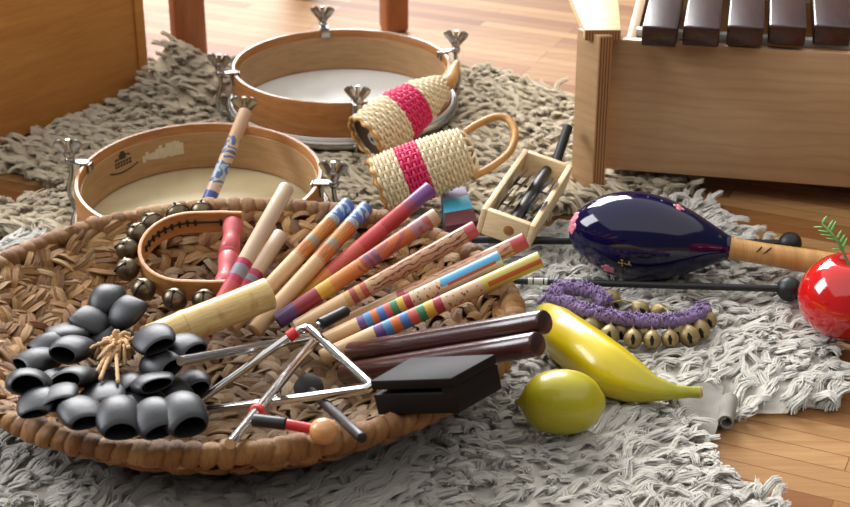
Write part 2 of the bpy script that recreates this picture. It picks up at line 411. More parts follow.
def build_basket():
    t = thing('woven_basket', 'big oval shallow basket of plaited tan grass holding the instruments', 'basket', (BC.x, BC.y, .004))
    # core sheet with thickness
    mb = MB(); ns, nt = 26, 96
    for off, flip in ((.0015, 0), (-.004, 1)):
        vs = [bpt(i/ns, 2*PI*k/nt)+Vector((0, 0, off)) for i in range(ns+1) for k in range(nt)]
        fs = []
        for i in range(ns):
            for k in range(nt):
                q = (k+1) % nt; f = (i*nt+k, (i+1)*nt+k, (i+1)*nt+q, i*nt+q); fs.append(f[::-1] if flip else f)
        mb.add(vs, fs)
    mb.build('core_sheet', M['basket_core'], t)
    def strand(mb, s, th, al, ln, w, side=1, lift=.0025):
        e = 1e-3; p = bpt(s, th); ts = (bpt(s, th+e)-p).normalized(); rs = (bpt(min(s+e, 1), th)-bpt(max(s-e, 0), th)).normalized()
        nn = ts.cross(rs); nn = nn if nn.z >= 0 else -nn
        if side < 0: nn = -nn
        d = ts*math.cos(al)+rs*math.sin(al)
        pts, rad = [], []
        bend = random.uniform(-.12, .12)
        for i in range(9):
            q = i/8*2-1
            pts.append(p + d*(q*ln/2) + nn*(lift+.0036*(1-q*q)-.0065*abs(q)**4) + d.cross(nn)*(bend*ln*q*q))
            rad.append(w/2*(1-.42*abs(q)**5)*random.uniform(.95, 1.05))
        tw_ = random.uniform(-.35, .35); nn = (nn+d.cross(nn)*tw_).normalized(); fk = random.uniform(.06, .2)
        if w > .0125 and side > 0:      # a thick plait shows two or three folded blades
            nb = random.choice((2, 2, 3)); sv = d.cross(nn)
            for b_ in range(nb):
                o_ = (b_-(nb-1)/2)/nb*w*1.05; sk = random.uniform(-.12, .12)
                mb.tube([q+sv*(o_*(1-.25*abs(i/4-1)**3)+sk*w*(i/4-1))+nn*random.uniform(-.0006, .0006) for i, q in enumerate(pts)], [q/nb*1.25 for q in rad], 10, True, .55, (nn+sv*random.uniform(-.4, .4)).normalized(), shape=lambda an: 1+fk*math.cos(4*an))
        else: mb.tube(pts, rad, 10, True, .38, nn, shape=lambda an: 1+fk*math.cos(4*an))
    wall, floor_, outer = MB(), MB(), MB()
    s, ring = .04, 0
    while s < .975:
        R = s; ds = .044 if s < .5 else .040
        per = 2*PI*R*(BRX+BRY)/2; n = max(6, int(per/.0125)); al = math.radians(40 if ring % 2 else -40)
        for k in range(n):
            th = 2*PI*(k+random.uniform(-.3, .3))/n + ring*.37
            a2 = al+random.uniform(-.45, .45)
            if random.random() < .15: a2 = random.uniform(-.3, .3)
            left = math.cos(th)*s < -.42
            w = random.uniform(.0125, .0175) if left else random.uniform(.0075, .0115)
            if left and k % 4 == 3: continue
            strand(wall if left or s > .8 else floor_, s+random.uniform(-.01, .01), th, a2, random.uniform(.030, .044) if left else random.uniform(.026, .042), w, 1, .0025+random.uniform(-.001, .0022))
            if s > .55 and k % 2 and math.sin(th) < .55: strand(outer, s, th, -al+random.uniform(-.3, .3), .03, .0125, -1, .004)
        s += ds; ring += 1
    wall.build('plaited_wall', M['hyacinth'], t, 35); floor_.build('plaited_floor', M['hyacinth_floor'], t, 35)
    outer.build('plaited_outside', M['hyacinth'], t, 60)
    rim = MB(); per = PI*(BRX+BRY); n = int(per/.0132)
    core = [bpt(1, 2*PI*k/120)+Vector((0, 0, 0)) for k in range(120)]
    rim.tube(core, .0078, 10, closed=True)
    for k in range(n):
        th = 2*PI*k/n; w = random.uniform(.9, 1.35)*2*PI/n
        pts, rad = [], []
        r0 = random.uniform(.0092, .0118); sl = random.uniform(.1, .45)
        T = (bpt(1, th+1e-3)-bpt(1, th)).normalized(); Rr = Vector((math.cos(th), math.sin(th), 0))
        # a strip that wraps around the coil, slanted
        m = 14; wd = w*(BRX+BRY)/2*.52; vs, fs, uv = [], [], []
        for i in range(m):
            a = 2*PI*i/m
            rr = r0*(1+.10*random.uniform(-1, 1))
            base = bpt(1, th)+T*(math.sin(a)*sl*.008)
            nr = Rr*math.cos(a)+Vector((0, 0, 1))*math.sin(a)
            for (q, g) in ((-1, .74), (-.7, .95), (0, 1.04), (.7, .95), (1, .74)):
                vs.append(base+T*(q*wd)+nr*rr*g)
        for i in range(m):
            j = (i+1) % m
            for q in range(4):
                fs.append((i*5+q, j*5+q, j*5+q+1, i*5+q+1)); uv.append(((i/m, q/4), ((i+1)/m, q/4), ((i+1)/m, (q+1)/4), (i/m, (q+1)/4)))
        rim.add(vs, fs, uv)
    rim.build('wrapped_rim', M['rim_grass'], t, 60)
build_basket()

# ------------------------------------------------------------------ frame drums
def frame_drum(label, C, R, h, angles, skinmat, stamp=False, tilt=0):
    t = thing('frame_drum', label, 'drum', (C.x, C.y, C.z), 'frame drums lying skin side down on the fleece')
    X = Matrix.Translation(C); th = .0065
    fr = MB()
    fr.lathe([(R-th, .004), (R-.001, .004), (R, .006), (R, h-.003), (R-.0015, h), (R-th+.0015, h), (R-th, h-.002)], X, 128, True)
    fo = fr.build('shell', M['drum_wood'], t)
    il = MB(); il.lathe([(R-th-.0015, .006), (R-th-.0001, .006), (R-th-.0001, h-.0105), (R-th-.0015, h-.011)], X, 128, True)
    il.build('inner_lining', M['drum_inner'], t)
    sk = MB(); sk.lathe([(R+.003, .016), (R+.0032, .003), (R-.004, .0005), (1e-5, .0005), (1e-5, .0035), (R-th-.002, .0035), (R-th-.002, .0038), (R+.0002, .0038), (R+.0012, .016)], X, 128, True)
    sk.build('drum_skin', skinmat, t)
    hp = MB(); hp.lathe([(R+.006+.004*math.cos(a), .0075+.0055*math.sin(a)) for a in [2*PI*i/12 for i in range(12)]], X, 128, True)
    hp.build('metal_hoop', M['steel'], t)
    for dg in angles:
        a = math.radians(dg); out = Vector((math.cos(a), math.sin(a), 0)); tan = Vector((-out.y, out.x, 0))
        B = C + out*R; Z = Vector((0, 0, 1)); rot = Matrix((tan, out, Z)).transposed().to_4x4()
        def at(x, y, z): return B+tan*x+out*y+Z*z
        cl = MB()
        def bx(sz, x, y, z, be=.0008): cl.box(sz, Matrix.Translation(at(x, y, z)) @ rot, be)
        bx((.013, .022, .0022), 0, .004, h+.0012)            # plate over the rim
        bx((.013, .002, .011), 0, -th-.0025, h-.0045)         # lip inside
        bx((.013, .002, .016), 0, .0016, h-.007)
        cl.ball(at(0, .0155, h+.001), .0062, 14)
        co = cl.build('tension_clamp', M['steel'], t)
        rd = MB(); rd.tube(catmull([at(0, .0065, .004), at(0, .019, .012), at(0, .021, h*.45), at(0, .0155, h*.8), at(0, .0155, h+.028)], 6), .0027, 10)
        rd.tube(catmull([at(-.004, .0085, .0022), at(-.004, .016, .004), at(0, .02, .016), at(.004, .016, .004), at(.004, .0085, .0022)], 4), .0018, 8)
        rd.build('hook_rod', M['steel'], co)
        wn = MB(); wn.lathe([(.0062, 0), (.0066, .003), (.0048, .008), (.0034, .0088)], Matrix.Translation(at(0, .0155, h+.007)), 16)
        for sgn in (-1, 1):
            o0 = at(0, .0155, h); wx = (Vector((1, -.15, 0))*.85+tan*random.uniform(-.3, .3)).normalized()
            c0, c1, c2 = o0+wx*(sgn*.003)+Z*.011, o0+wx*(sgn*.0085)+Z*.019, o0+wx*(sgn*.013)+Z*.026
            wn.tube(catmull([c0, c1, c2], 4)+[c2+(c2-c1)*.12], [.0046, .0047, .005, .0054, .0058, .006, .0062, .006, .0052, .003], 10, True, .34, wx.cross(Z))
        wn.build('wing_nut', M['steel'], co)
    if stamp:
        Ri = R-th-.0017
        def patch(mb, d0, d1, z0, z1, slope=0, dp=.0003):
            n = max(2, int((d1-d0)/2)+1); vs = []
            for i in range(n+1):
                a = math.radians(d0+(d1-d0)*i/n); zz = slope*(i/n)
                for (r, z) in ((Ri-dp, z0+zz), (Ri-dp, z1+zz), (Ri+.0002, z1+zz), (Ri+.0002, z0+zz)):
                    vs.append(C+Vector((r*math.cos(a), r*math.sin(a), z)))
            fs = []
            for i in range(n):
                for k in range(4):
                    q = (k+1) % 4; fs.append((i*4+k, (i+1)*4+k, (i+1)*4+q, i*4+q))
            fs.append((0, 1, 2, 3)); fs.append((n*4+3, n*4+2, n*4+1, n*4)); mb.add(vs, fs)
        st = MB(); D = 141
        patch(st, D-1.2, D+1.2, .047, .0505); patch(st, D-2.2, D+2.2, .0405, .0475); patch(st, D-5, D-2.6, .0425, .0445, .001); patch(st, D+2.8, D+5.2, .0405, .043)
        for zz in (.0355, .0315):
            for k in range(6): patch(st, D-5.5+k*1.9, D-5.5+k*1.9+1.3, zz, zz+.0028)
        for k in range(13): q = (k-6)/6; patch(st, D-9.5+k*1.5, D-9.5+k*1.5+1.2, .0225+.005*q*q, .0245+.005*q*q)
        st.build('ink_stamp', M['stamp'], t)
        lb = MB(); d = 106
        for k in range(12):
            patch(lb, d+k*1.9, d+k*1.9+1.9, .024+random.uniform(0, .004), .044-.0007*k+random.uniform(-.004, .003))
        lo = lb.build('paper_label', M['paper_label'], t); lo['label'] = 'torn pale paper label'
    if tilt:
        Rm = Matrix.Rotation(math.radians(tilt), 4, 'X')
        for o in t.children_recursive: o.data.transform(Rm)
    return t
hD = .062
C1 = P(341.5, 63.5, SEAT+hD); R1 = 110*mpp(C1); C1.z = SEAT
frame_drum('round wooden frame drum with steel wing nuts farthest back, its white skin inside', C1, R1, hD, (19, 102, 195, 280), M['skin_far'])
C2 = P(199.5, 173, .012+hD); R2 = 123.5*mpp(C2); C2.z = .012
frame_drum('wooden frame drum behind the basket with ink stamp and torn label inside', C2, R2, hD, (168, 76, -9), M['skin_near'], True, 3.2)

CAPS = []      # rods already lying in the basket: two ends and a radius
# ------------------------------------------------------------------ jingle bell strap with red handle
def jingle_strap():
    w = .027; p0, p1 = P(190, 214, .108), P(190, 280, .082)
    ey = (p0-p1); ey.x = 0; ey.normalize(); ex = Vector((1, 0, 0)); ez = ex.cross(ey)
    X = Matrix((ex, ey, ez)).transposed().to_4x4(); X.translation = p1-ez*w; Xi = X.inverted()
    def P_(u, v, h):
        "pixel onto the tilted plane h above the strap's lower edge, local coordinates"
        o_ = Xi @ EYE; d_ = Xi.to_3x3() @ ray(u, v); return o_+d_*((h-o_.z)/d_.z)
    z0 = 0.; zt = w
    A, B, Lf = P_(241, 213, zt), P_(243, 279, zt), P_(142, 243, zt)
    def xf(m_): m_.v = [X @ q for q in m_.v]
    t = thing('jingle_bell_strap', 'looped wooden band with bronze jingle bells and a turned red handle', 'bells', X @ Vector((A.x, A.y, 0)))
    # plan outline: U open to the right
    cy = (A.y+B.y)/2; ry = (A.y-B.y)/2; xr = A.x; xl = Lf.x; cxx = xl+ry*.95
    out = [Vector((xr, A.y, 0)), Vector((xr*.55+cxx*.45, A.y+.001, 0))]
    for k in range(0, 19):
        a = PI/2+PI*k/18; out.append(Vector((cxx+ry*.95*math.cos(a), cy+ry*math.sin(a), 0)))
    out += [Vector((xr*.55+cxx*.45, B.y-.001, 0)), Vector((xr+.003, B.y, 0))]
    th = .0035; mb = MB(); vs = []; n = len(out); nor = []
    for i in range(n):
        d = (out[min(i+1, n-1)]-out[max(i-1, 0)]).normalized(); nor.append(Vector((d.y, -d.x, 0)))   # outward
    for i in range(n):
        N = -nor[i]
        N = nor[i] if (out[i]+nor[i]*.01-Vector((cxx, cy, 0))).length > (out[i]-Vector((cxx, cy, 0))).length else -nor[i]
        nor[i] = N
        for (q, z) in ((0, z0+.0005), (th, z0+.0005), (th, zt-.0005), (th*.5, zt), (0, zt-.0005)): vs.append(out[i]+N*q*-1+Vector((0, 0, z))+N*th)
    fs = []
    for i in range(n-1):
        for k in range(5): q = (k+1) % 5; fs.append((i*5+k, (i+1)*5+k, (i+1)*5+q, i*5+q))
    fs += [(0, 1, 2, 3, 4), tuple((n-1)*5+k for k in range(4, -1, -1))]
    mb.add(vs, fs); xf(mb); bo = mb.build('band', wood('steamed_beech_band', 'a06a36', 'c39059', (8, 8, 40), 6, .4), t, 50)
    bm = bmesh.new(); bm.from_mesh(bo.data); bmesh.ops.recalc_face_normals(bm, faces=bm.faces[:]); bm.to_mesh(bo.data); bm.free()
    cd_ = MB(); zc = z0+w*.55
    cd_.tube(catmull([out[i]-nor[i]*.0012+Vector((0, 0, zc)) for i in range(1, 11)], 3), .001, 6)
    for i in range(1, 11, 1):
        p = out[i]-nor[i]*.0016+Vector((0, 0, zc)); cd_.tube([p+Vector((0, 0, .0035)), p, p-Vector((0, 0, .0035))], .0013, 6)
    xf(cd_); cd_.build('cord', M['black_cord'], t)
    hx = xr-.0085; ya, yb = A.y-.0005, B.y+.0005; L = ya-yb; prof = [(0, .0082), (.02, .0102), (.12, .0105), (.2, .0085), (.3, .0092), (.42, .0104), (.44, .0092), (.46, .0108), (.485, .0092), (.51, .0108), (.53, .0094), (.56, .0104), (.7, .0094), (.8, .0085), (.88, .0104), (.97, .0104), (1, .0085)]
    hb = MB(); hb.lathe([(r, x*L) for x, r in prof], axis_frame((hx, ya, zc), (0, -1, 0)), 28); CAPS.append((X @ Vector((hx, ya, zc)), X @ Vector((hx, yb, zc)), .0112)); CAPS.append((X @ Vector((xr, B.y, w*.7)), X @ Vector((cxx, B.y, w*.7)), .008)); xf(hb); ho = hb.build('handle', M['redhandle'], t); ho['label'] = 'turned red wooden handle'
    for (u, v) in ((125, 250), (130, 269), (148, 287), (177, 295), (205, 295), (132, 232), (147, 221), (177, 211), (203, 210)):
        p = P_(u, v, zc)
        # snap to the outside of the band
        best = min(range(n), key=lambda i: (out[i]-Vector((p.x, p.y, 0))).length)
        dv = Vector((p.x, p.y, 0))-out[best]
        r = .0118
        q = out[best]+nor[best]*(th+r+.0012); q = Vector((q.x, q.y, zc))
        along = Vector((-nor[best].y, nor[best].x, 0)); q += along*dv.dot(along)*.9
        b = MB(); fr = axis_frame(q, nor[best])
        pr = [(max(1e-5, r*math.sin(PI*i/14)), -r*math.cos(PI*i/14)) for i in range(7)] + [(r*1.0, -.001), (r*1.08, -.0008), (r*1.08, .0008), (r*1.0, .001)] + [(max(1e-5, r*math.sin(PI*i/14)), -r*math.cos(PI*i/14)) for i in range(8, 15)]
        b.lathe(pr, fr, 24); xf(b); be = b.build('jingle_bell', M['bell'], t)
        s_ = MB()
        up = Xi.to_3x3() @ Vector((0, -.55, .83))
        for side in (1,):
            axis = (up-nor[best]*up.dot(nor[best])).normalized()
            arc = [q+(axis*math.cos(a)+nor[best]*math.sin(a))*r*1.015 for a in [x*.12 for x in range(1, 12)]]
            s_.tube(arc, [.0008]*11, 6)
            for k in (0, 10): s_.ball(arc[k], .0019, 8)
        xf(s_); s_.build('sound_slot', M['slot'], be)
        lk = MB(); lk.tube([q-nor[best]*(r-.001), q-nor[best]*(r+.0011)], .0016, 8); xf(lk); lk.build('tie', M['black_cord'], be)
jingle_strap()

# ------------------------------------------------------------------ rhythm sticks
def segdist(p1, q1, p2, q2):
    d1, d2, r = q1-p1, q2-p2, p1-p2; a, e, f = d1.dot(d1), d2.dot(d2), d2.dot(r); c, b_ = d1.dot(r), d1.dot(d2); den = a*e-b_*b_
    s_ = min(1, max(0, (b_*f-c*e)/den)) if den > 1e-12 else 0
    t_ = (b_*s_+f)/e
    if t_ < 0: t_ = 0; s_ = min(1, max(0, -c/a))
    elif t_ > 1: t_ = 1; s_ = min(1, max(0, (b_-c)/a))
    return ((p1+d1*s_)-(p2+d2*t_)).length
def lay(a, b, r, za=None, zb=None):
    "let a rod come to rest on the weave, the rim and the rods already lying there"
    B = S(b[0], b[1], r+.001) if zb is None else P(b[0], b[1], zb)
    z = (za if za is not None else B.z)
    for it in range(160):
        A = P(a[0], a[1], z); low = -1
        for i in range(41):
            q = A.lerp(B, i/40); g = q.z-r*1.08-basket_top(q.x, q.y)
            if g < -.0005: low = max(low, 1-i/40)
        hit = -1
        for (p, q, rr) in CAPS:
            if segdist(A, B, p, q) < r+rr+.0004:
                hit = 1
        if low < 0 and hit < 0: break
        if low >= 0: z += .0015
        else: z += .001; B = P(b[0], b[1], B.z+.0006)
        if low >= 0 and low < .25: B = P(b[0], b[1], B.z+.001)
    CAPS.append((A, B, r)); return A, B
def stick(label, a, b, r, mat, name='rhythm_stick', group='wooden rhythm sticks piled in the basket', cat='stick', fixed=False):
    if fixed: a, b = P(*a), P(*b); CAPS.append((a, b, r))
    else: a, b = lay(a[:2], b[:2], r)
    mb = MB(); mb.rod(a, b, r, 20)
    o = mb.build(name, mat, None, 50, loc=(a+b)/2); return tag(o, label, cat, group)
RS = .0081
stick('rhythm stick with blue painted tip leaning inside the frame drum behind the basket', (246, 111, .108), (207, 205, .0275), RS,
      m_stick('paint_blue_swirl', [(0, 'c09a78'), (.35, 'c9ac8e'), (.58, '9fb0bd'), (.74, 'c7b5a5'), (.80, 'c9a99a'), (.87, '1f4f9d'), (.97, '16243c')], 'swirl', .3, .8, '41608c'), fixed=True)
PB = [(0, 'c9ae92'), (.50, 'a8174e'), (.535, '7f7f8e'), (.60, 'a8174e'), (.64, 'b3404a'), (.78, 'b02a33'), (.9, 'c2a3a0')]
stick('longer pale rhythm stick with magenta and grey band beside the red bell handle', (287, 187, .088), (200, 342, .032), RS, m_stick('paint_magenta_band', PB, 'swirl', .84, .97, '8b2a3c'))
stick('shorter pale rhythm stick with magenta band between red handle and orange sticks', (281, 234, .056), (238, 302, .034), RS, m_stick('paint_magenta_low', [(0, 'c9ae92'), (.58, 'a8174e'), (.66, '7f7f8e'), (.74, 'a8174e'), (.8, 'b3404a')]))
PC = [(0, '3f68a5'), (.13, '8b9a8c'), (.165, 'c98836'), (.30, '8e9a85'), (.345, 'cc8535'), (.43, 'w')]
mc = m_stick('paint_blue_orange', PC, 'streak', .16, .45, 'a85a22')
stick('left of the two blue-tipped orange-streaked rhythm sticks', (349, 203, .088), (230, 328, .0385), RS, mc)
stick('right of the two blue-tipped orange-streaked rhythm sticks', (367, 207, .088), (254, 331, .0385), RS, mc)
stick('rhythm stick painted from purple tip through red and coral to yellow', (431, 188, .098), (290, 306, .040), RS,
      m_stick('paint_sunset', [(0, '6f3f86'), (.13, '8e3450'), (.18, 'b32a36'), (.34, 'c9434a'), (.5, 'd35f55'), (.72, 'd8853f'), (.8, 'd2a136'), (.95, 'a08a50')]))
stick('rhythm stick with orange middle, yellow and crimson bands and purple lower end', (437, 215, .094), (277, 322, .0385), RS,
      m_stick('paint_orange_crimson', [(0, 'c49c7c'), (.06, 'a5757d'), (.16, 'c8663a'), (.37, '77466e'), (.45, 'cf7a34'), (.58, 'd08038'), (.66, 'd2a136'), (.74, '8e2036'), (.88, '573a72'), (.985, '2e2340')], 'swirl', .05, .5, 'a8504a'))
stick('natural rhythm stick with red tip, long wavy brown lines and a banded middle', (476, 228, .090), (296, 328, .0385), RS,
      m_stick('paint_wavy', [(0, 'b33f45'), (.055, 'bb8b66'), (.52, 'c19a72'), (.60, 'b04a38'), (.63, 'c58f52'), (.66, '9a3d3d'), (.69, 'c59a62'), (.72, 'w')], 'wavy', .05, .58, '6b3a35'))
stick('natural rhythm stick with red tip lying between the wavy-lined and blue-striped sticks', (526, 240, .088), (336, 328, .0385), RS,
      m_stick('paint_wavy_pale', [(0, 'b5404a'), (.07, 'c19372'), (.62, 'a34848'), (.66, 'w')], 'wavy', .06, .62, '8c5a55'))
BAN = ['a02438', 'd2a83a', '2f7d52', 'c9554a', '3d6fae', 'cf6a2f', '3f84b6', '5b3f7c']
stick('pale rhythm stick with blue stripe on white tip and rainbow bands', (501, 258, .088), (325, 341, .0385), RS,
      m_stick('paint_blue_stripe', [(0, 'cfc3b6'), (.27, 'cdb293')] + [(.50+i*.037, c) for i, c in enumerate(BAN)] + [(.80, 'w')], 'dots', .3, .5, '8a3a3a', [(0, .33, .95, .6, '4aa0cf'), (.03, .30, .80, .985, 'b5482f')]))
stick('pale rhythm stick with yellow and orange tip and rainbow bands nearest the rosewood claves', (541, 259, .088), (322, 358, .0385), RS,
      m_stick('paint_yellow_tip', [(0, 'c7b45a'), (.26, 'cda983')] + [(.44+i*.038, c) for i, c in enumerate(BAN)] + [(.75, 'w')], 'dots', .27, .44, '8a4a4a', [(0, .24, .80, .955, 'c25f24')]))
for (lab, a, b) in (('upper of the two dark rosewood claves resting on the basket rim', (545, 322, .0865), (352, 353, .0405)),
                    ('lower dark rosewood clave, right behind the black wood block', (538, 344, .0865), (345, 374, .0405))):
    stick(lab, a, b, .0104, M['rosewood'], 'clave', 'dark rosewood claves', 'clave')

# bamboo shaker tube
def bamboo():
    a, b = lay((270, 293), (150, 341), .0158)
    t = thing('bamboo_tube', 'thick pale bamboo tube shaker lying between bells and black seed rattle', 'shaker', (a+b)/2)
    d = (b-a).normalized(); L = (b-a).length; r = .0158
    ts = [0, .001, .004, .008, .30*L, .71*L-.005, .71*L-.001, .71*L+.001, .71*L+.005, .85*L, L-.002, L]
    rs = [.90, .985, 1.0, .99, .98, 1.0, 1.045, 1.045, 1.0, .98, .98, .9]
    mb = MB(); mb.tube([a+d*x for x in ts], [r*q for q in rs], 28); mb.build('tube', M['bamboo'], t)
    rg = MB()
    for x in (.71*L,): rg.tube([a+d*(x-.0009), a+d*x, a+d*(x+.0009)], [r*1.0, r*(1.02 if x < .01 else 1.055), r*1.0], 28)
    o = rg.build('node_ring', plain('bamboo_node', '6e4a22', '8a6030', .6), t); o['label'] = 'brown node line around the bamboo'
bamboo()

# ------------------------------------------------------------------ black seed pod rattle
def pod_rattle():
    c0 = P(112, 362, .03)
    t = thing('seed_pod_rattle', 'cluster of black hollow seed shells tied with tan twine', 'rattle', (c0.x, c0.y, BFLOOR))
    core = MB(); core.ball(c0+Vector((0, 0, .020)), .022, 20, 1.2, 1.1, .7); core.build('tied_core', M['pod_inside'], t)
    pods = [(106, 297, .075, 1.05), (128, 309, .078, 1.0), (90, 318, .07, 1), (64, 332, .065, 1.1), (73, 347, .083, 1.1), (38, 359, .06, 1.05), (74, 376, .083, 1.2), (153, 336, .10, 1.1), (183, 345, .088, 1.05), (160, 362, .083, 1.05), (151, 380, .083, 1.15), (189, 384, .055, 1.1), (101, 395, .075, 1.25), (145, 402, .07, 1.3), (183, 411, .045, 1.2), (28, 380, .045, 1.15), (57, 394, .052, 1.1), (80, 409, .048, 1.1), (119, 414, .048, 1.15), (52, 380, .058, 1), (128, 385, .075, 1), (172, 393, .058, 1.1), (50, 345, .05, 1), (154, 415, .044, 1), (98, 375, .068, 1.0), (36, 399, .044, .9)]
    for (u, v, z, sc_) in pods:
        c = P(u, v, z+.002); c1_ = S(u, v, .025)
        if c1_.z > c.z: c = c1_
        d = c-(c0+Vector((0, 0, .014)))
        d.z = .5*d.z+.012*max(0, min(1, (v-335)/40))
        d.normalize(); d = (d+Vector((random.uniform(-.3, .3), random.uniform(-.3, .3), random.uniform(-.35, .3) if v > 335 else random.uniform(-.15, .15)))).normalized()
        L = .040*sc_; w = .0165*sc_
        a = c-d*L*.55
        sag = Vector((0, 0, -1))
        ts = [0, .05, .16, .34, .55, .76, .92, 1.0]; rs = [.22, .5, .78, .98, 1.04, 1.0, .89, .76]
        pts = [a+d*L*x+sag*(.006*x*x) for x in ts]
        upv = Vector((random.uniform(-.25, .25), random.uniform(-.25, .25), 1))
        mb = MB(); n = 20; flatk = random.uniform(.36, .62); dent = random.uniform(-.04, .1); ph = random.uniform(0, 6)
        sh = lambda an: 1+dent*math.cos(2*an+ph)+.04*math.cos(3*an+ph*2)
        mb.tube(pts, [w*r for r in rs], n, False, flatk, upv, shape=sh); no = len(mb.v)
        mb.tube(pts[3:], [w*.45, w*.8, w*.88, w*.80, w*.69], n, False, flatk, upv, shape=sh); ni = len(mb.v)
        mb.f.append([k_ for k_ in range(n-1, -1, -1)]); mb.uv.append([(0, 0)]*n)
        mb.f.append([no+k_ for k_ in range(n)]); mb.uv.append([(0, 0)]*n)
        for k_ in range(n):
            q_ = (k_+1) % n; mb.f.append([no-n+k_, no-n+q_, ni-n+q_, ni-n+k_]); mb.uv.append([(0, 0)]*4)
        n_in = n*(len(ts)-1); n_in2 = n_in+n*4
        mb.f[n_in:n_in2] = [f_[::-1] for f_ in mb.f[n_in:n_in2]]
        # oblique mouth: the upper lip is drawn back
        dd = (pts[-1]-pts[-2]).normalized(); uu = (upv-dd*upv.dot(dd)).normalized()
        for i, vtx in enumerate(mb.v):
            x = (vtx-a).dot(d)/L
            if x > .55:
                h_ = (vtx-(a+d*L*x)).dot(uu)/w
                mb.v[i] = vtx-d*(L*.24*max(0, h_+.30)*(x-.55)/.45)
        po = mb.build('seed_pod', M['pod'], t, 55)
        po.data.materials.append(M['pod_inside'])
        for k_ in list(range(n_in, n_in2))+[n_in2+1]: po.data.polygons[k_].material_index = 1
    tw = MB()
    top = P(116, 347, .088)
    for k in range(54):
        a = random.uniform(0, 2*PI); r = random.uniform(.008, .026)
        e = top+Vector((r*math.cos(a), r*math.sin(a), random.uniform(-.014, .010)))
        m_ = top+Vector((r*.5*math.cos(a+.4), r*.5*math.sin(a+.4), random.uniform(.002, .010)))
        tw.tube(catmull([top-Vector((0, 0, .014)), m_, e], 5), [.0016+.0005*(i % 2) for i in range(11)], 6)
    for k in range(3):
        e = P((97, 100, 118)[k], (372, 380, 383)[k], .086); tw.tube(catmull([top, (top+e)/2+Vector((0, 0, .003)), e], 8), [.0016+.0005*(i % 2) for i in range(17)], 6)
    for k in range(7):
        tw.ball(top+Vector((random.uniform(-.01, .01), random.uniform(-.008, .008), random.uniform(-.006, .004))), .0042, 10)
    tw.build('twine_tuft', M['twine'], t, 180)
pod_rattle()

# ------------------------------------------------------------------ triangles and beaters
def bent_rod(pts, r, fillet=.012):
    pts = [Vector(p) for p in pts]; out = [pts[0]]
    for i in range(1, len(pts)-1):
        a, b, c = pts[i-1], pts[i], pts[i+1]; d0 = (a-b).normalized(); d1 = (c-b).normalized()
        p0, p1 = b+d0*fillet, b+d1*fillet
        for k in range(9):
            q = k/8; out.append(p0*(1-q)**2+b*2*q*(1-q)+p1*q*q)
    out.append(pts[-1]); mb = MB(); mb.tube(out, r, 14); return mb
A1, A2, A3, A4 = S(195, 404, .006), P(306, 325, .087), P(374, 388, .100), S(206, 410.5, .014)
t = thing('musical_triangle', 'steel triangle with red rubber ring near its rounded top corner', 'triangle', A3, 'steel triangles in the basket')
bent_rod([A1, A2, A3, A4], .0040).build('steel_rod', M['chrome'], t)
rr = MB(); q = A1.lerp(A2, .875); d = (A2-A1).normalized(); rr.tube([q-d*.005, q-d*.004, q+d*.004, q+d*.005], [.0047, .0058, .0058, .0047], 14); ro = rr.build('rubber_ring', M['red_rubber'], t); ro['label'] = 'red rubber ring'
B1, B2, B3 = P(180, 361, .098), P(318, 336, .042), P(230, 444, .1105)
t = thing('musical_triangle', 'thicker steel triangle lying under the other, partly below the black seed shells', 'triangle', B2, 'steel triangles in the basket')
bent_rod([B1, B2, B3], .0044, .008).build('steel_rod', M['chrome'], t)
rr = MB(); q = B2.lerp(B3, .74); d = (B3-B2).normalized(); rr.tube([q-d*.004, q-d*.003, q+d*.003, q+d*.004], [.005, .0062, .0062, .005], 14); ro = rr.build('rubber_ring', M['red_rubber'], t); ro['label'] = 'red rubber ring'

t = thing('ball_beater', 'short black and red beater with a natural wooden ball end', 'beater', P(320, 430, .03))
a, b, c_, e = S(253, 420, .013), S(286, 424, .013), S(308, 428, .013), S(320, 430.5, .0135)
mb = MB(); mb.rod(a, b, .0052, 14); mb.build('black_grip', M['black'], t)
mb = MB(); mb.rod(b, e, .0043, 14); mb.build('red_shaft', M['red_rubber'], t)
mb = MB(); mb.ball(e+(e-b).normalized()*.003, .0108, 24, 1.1); mb.build('ball_head', M['ball_wood'], t)
t = thing('small_mallet', 'small mallet with dark round head and black stick lying inside the front rim', 'mallet', P(308, 390, .03))
a, e = S(309, 389, .0165), P(362, 438, .134)
mb = MB(); mb.rod(a, e, .0042, 14); mb.build('stick', M['black'], t)
mb = MB(); mb.ball(a, .0138, 24); o = mb.build('head', plain('dark_felt_ball', '1c1a19', '34312f', .8), t)
t = thing('triangle_beater', 'short black-gripped steel beater by the rounded triangle corner', 'beater', P(330, 318, .06))
a, b = P(346, 311, .100), P(320, 324, .101); dd = (b-a).normalized()
mb = MB(); mb.rod(a, b, .0054, 14); mb.build('black_grip', M['black'], t)
mb = MB(); mb.rod(b, b+dd*.004, .0028, 12); mb.build('steel_tip', M['chrome'], t)

